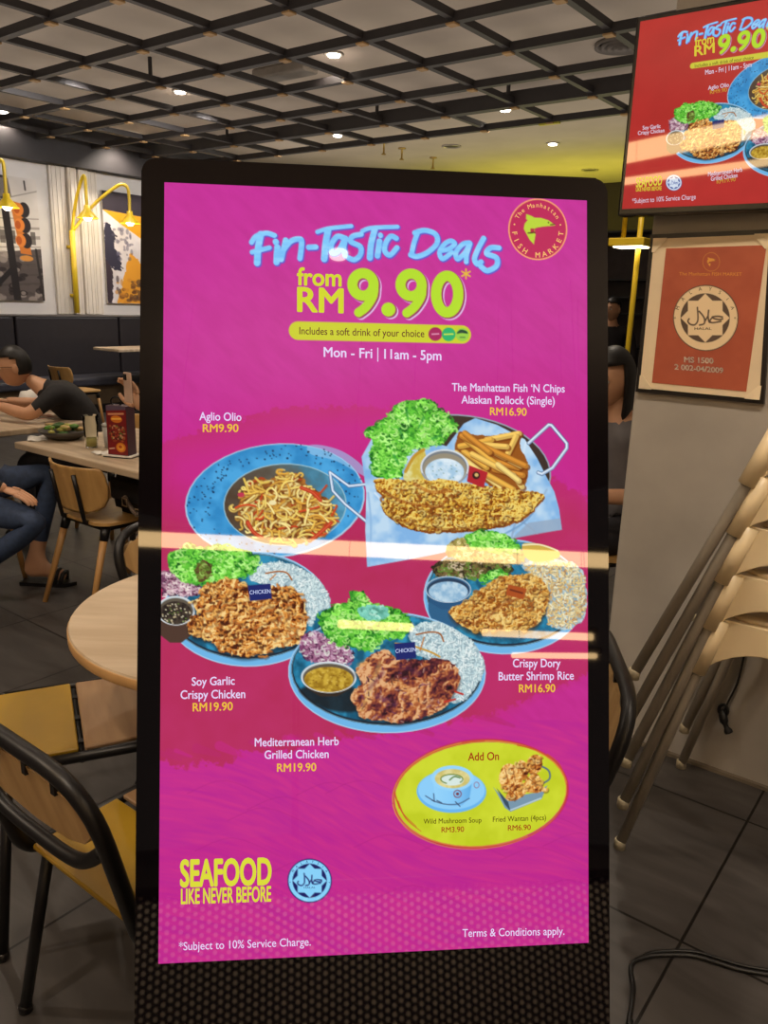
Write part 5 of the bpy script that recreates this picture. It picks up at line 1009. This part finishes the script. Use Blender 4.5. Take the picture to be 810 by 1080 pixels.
# the man in black, leaning over his dish
ML=W(2.86,4.49)-np.array([0,0,.0]); MZ=ROOM+math.pi+math.radians(-38)
man=person('person in black t-shirt and glasses leaning over the dish at the left edge',ML,MZ,dict(sp=(0,.06,.72),ch=(0,.2,.86),nk=(0,.33,.95),hd=(0,.41,1.0),sl=(-.18,.22,.92),sr=(.18,.22,.92),el=(-.27,.36,.80),er=(.27,.36,.80),wl=(-.10,.56,.84),wr=(.10,.56,.84)),(TBLK,DTR),head=(0,.47,1.06,math.radians(8),math.radians(-6)),hands=(((-.10,.56,.84),(.5,.75,.15),(-.3,0,1),.5,-1),((.10,.56,.84),(-.5,.75,.15),(.3,0,1),.5,1)),glasses=True)
t=thing('cutlery','dark spoon and fork in the hands of the man in black','cutlery',tuple(np.array(ML)),MZ)
obj('spoon',tube(NB(),[(.06,.62,.87),(.03,.68,.86),(.0,.74,.83)],[.006,.006,.014],8),BLACK,t,True); obj('fork',tube(NB(),[(-.06,.62,.87),(-.04,.68,.85),(-.02,.73,.81)],[.006,.006,.01],8),BLACK,t,True)
# the seated person in jeans, hand on the knee
PL=np.array([-2.1,3.85,0]); PZ=math.radians(-90)
L2=lambda w:(-(w[1]-3.85),w[0]+2.1,w[2]); AK=L2(onz(36,597,.10))
person('person in blue jeans, ring hand on the knee, cropped by the left edge',PL,PZ,dict(kl=(-.22,.36,.60),al=AK,ql=(AK[0],AK[1]-.05,.06),tl=(AK[0],AK[1]+.17,.045),hr=(.12,.02,.51),kr=(.27,.50,.46),ar=(.2,.02,.12),qr=(.2,-.04,.07),tr=(.2,.16,.04),wr=(.22,.33,.60),er=(.29,.04,.74),sr=(.18,-.06,1.02),sl=(-.18,-.06,1.02),ch=(0,-.05,.92),nk=(0,-.05,1.08),hd=(0,-.03,1.18),el=(-.25,.0,.75),wl=(-.2,.06,.6)),(TBLK,JEAN),head=(0,.0,1.25,0,0),hands=(((.22,.33,.60),(.1,.95,-.28),(.15,.25,1),.3,-1),((-.2,.06,.6),(.1,.95,-.2),(0,.2,1),.2,1)),sleeve='long',bare_ankle=True,shoe=BLACK)
for nm,lx,ly,lb in (('slipper',AK[0],AK[1]+.07,'black slipper under the bare ankle beside the bentwood chair leg'),('slipper',.2,.06,'black slipper under the tucked-back foot of the person in jeans')):
    t=thing(nm,lb,'slipper',tuple(np.array(PL)+np.array([math.cos(PZ)*lx-math.sin(PZ)*ly,math.sin(PZ)*lx+math.cos(PZ)*ly,0])),PZ,'black slippers'); 
    bm=NB(); prism(bm,[(-.035,-.14),(.035,-.14),(.048,.02),(.045,.1),(.0,.15),(-.04,.1),(-.045,.02)],.02); obj('sole',bm,BLACK,t); 
    bm=NB(); tube(bm,[(-.046,.05,.02),(-.03,.06,.075),(.0,.065,.085),(.03,.06,.075),(.046,.05,.02)],.012,8); tube(bm,[(-.046,.08,.02),(-.03,.09,.068),(.0,.095,.075),(.03,.09,.068),(.046,.08,.02)],.012,8); obj('band',bm,BLACK,t,True)
# the person with the phone behind the menu stand
q=onv(140,415,3.0); GL_=W(3.05,2.86); GZ=ROOM+math.pi
loc=lambda p:(lambda d:(math.cos(-GZ)*d[0]-math.sin(-GZ)*d[1],math.sin(-GZ)*d[0]+math.cos(-GZ)*d[1],d[2]))(np.array(p)-GL_)
wr=loc(onv(146,428,3.02)); wl=loc(onv(143,446,2.95))
person('person holding up a phone behind the red menu card',GL_,GZ,dict(wr=wr,er=(.2,.25,.80),wl=(-.1,.34,.80),el=(-.24,.1,.78)),(mat('rust_shirt',(168,84,50),.8,var=.1),DTR),head=(0,.06,1.22,0,0),hands=((wr,(.25,.15,1),(0,-1,.1),.55,1),((-.1,.34,.8),(.3,.9,.1),(0,0,1),.4,1)),sleeve='short')
ph=thing('phone','pale phone held upright in the raised hand behind the menu card','phone',tuple(onv(135,410,2.97)),GZ+math.pi*.94); 
obj('phone_body',box(NB(),-.036,.036,-.004,.004,-.06,.07,.004),mat('phone_pink',(214,180,160),.3),ph); obj('camera_bump',box(NB(),-.03,.0,-.008,-.003,.035,.062,.003),BLACK,ph); obj('screen_glass',box(NB(),-.033,.033,.004,.005,-.056,.066),mat('gloss_black',(12,10,12),.05),ph)
# right of the display
person('dark-haired woman in a grey top seated between display and grey wall',W(3.38,1.36)+np.array([.085,0,0]),math.radians(108),dict(),(mat('grey_top',(112,108,110),.8),DTR),hair='long',head=(0,.10,1.21,math.radians(18),math.radians(-8)))
SP=np.array([2.34,8.6,0]); person('standing person in dark clothes far behind the lamp post',SP,math.radians(150),dict(pel=(0,0,.88),sp=(0,0,1.02),ch=(0,0,1.2),nk=(0,.02,1.36),hd=(0,.04,1.44),sl=(-.18,0,1.3),sr=(.18,0,1.3),el=(-.25,.02,1.03),er=(.25,.02,1.03),wl=(-.2,.2,.95),wr=(.2,.2,.95),hl=(-.09,0,.84),hr=(.09,0,.84),kl=(-.1,.02,.47),kr=(.1,.02,.47),al=(-.1,0,.08),ar=(.1,0,.08),tl=(-.11,.16,.035),tr=(.11,.16,.035),ql=(-.1,-.05,.04),qr=(.1,-.05,.04)),(mat('dark_jacket',(34,30,36),.8),DTR),head=(0,.06,1.50,math.radians(-20),0),sleeve='long')
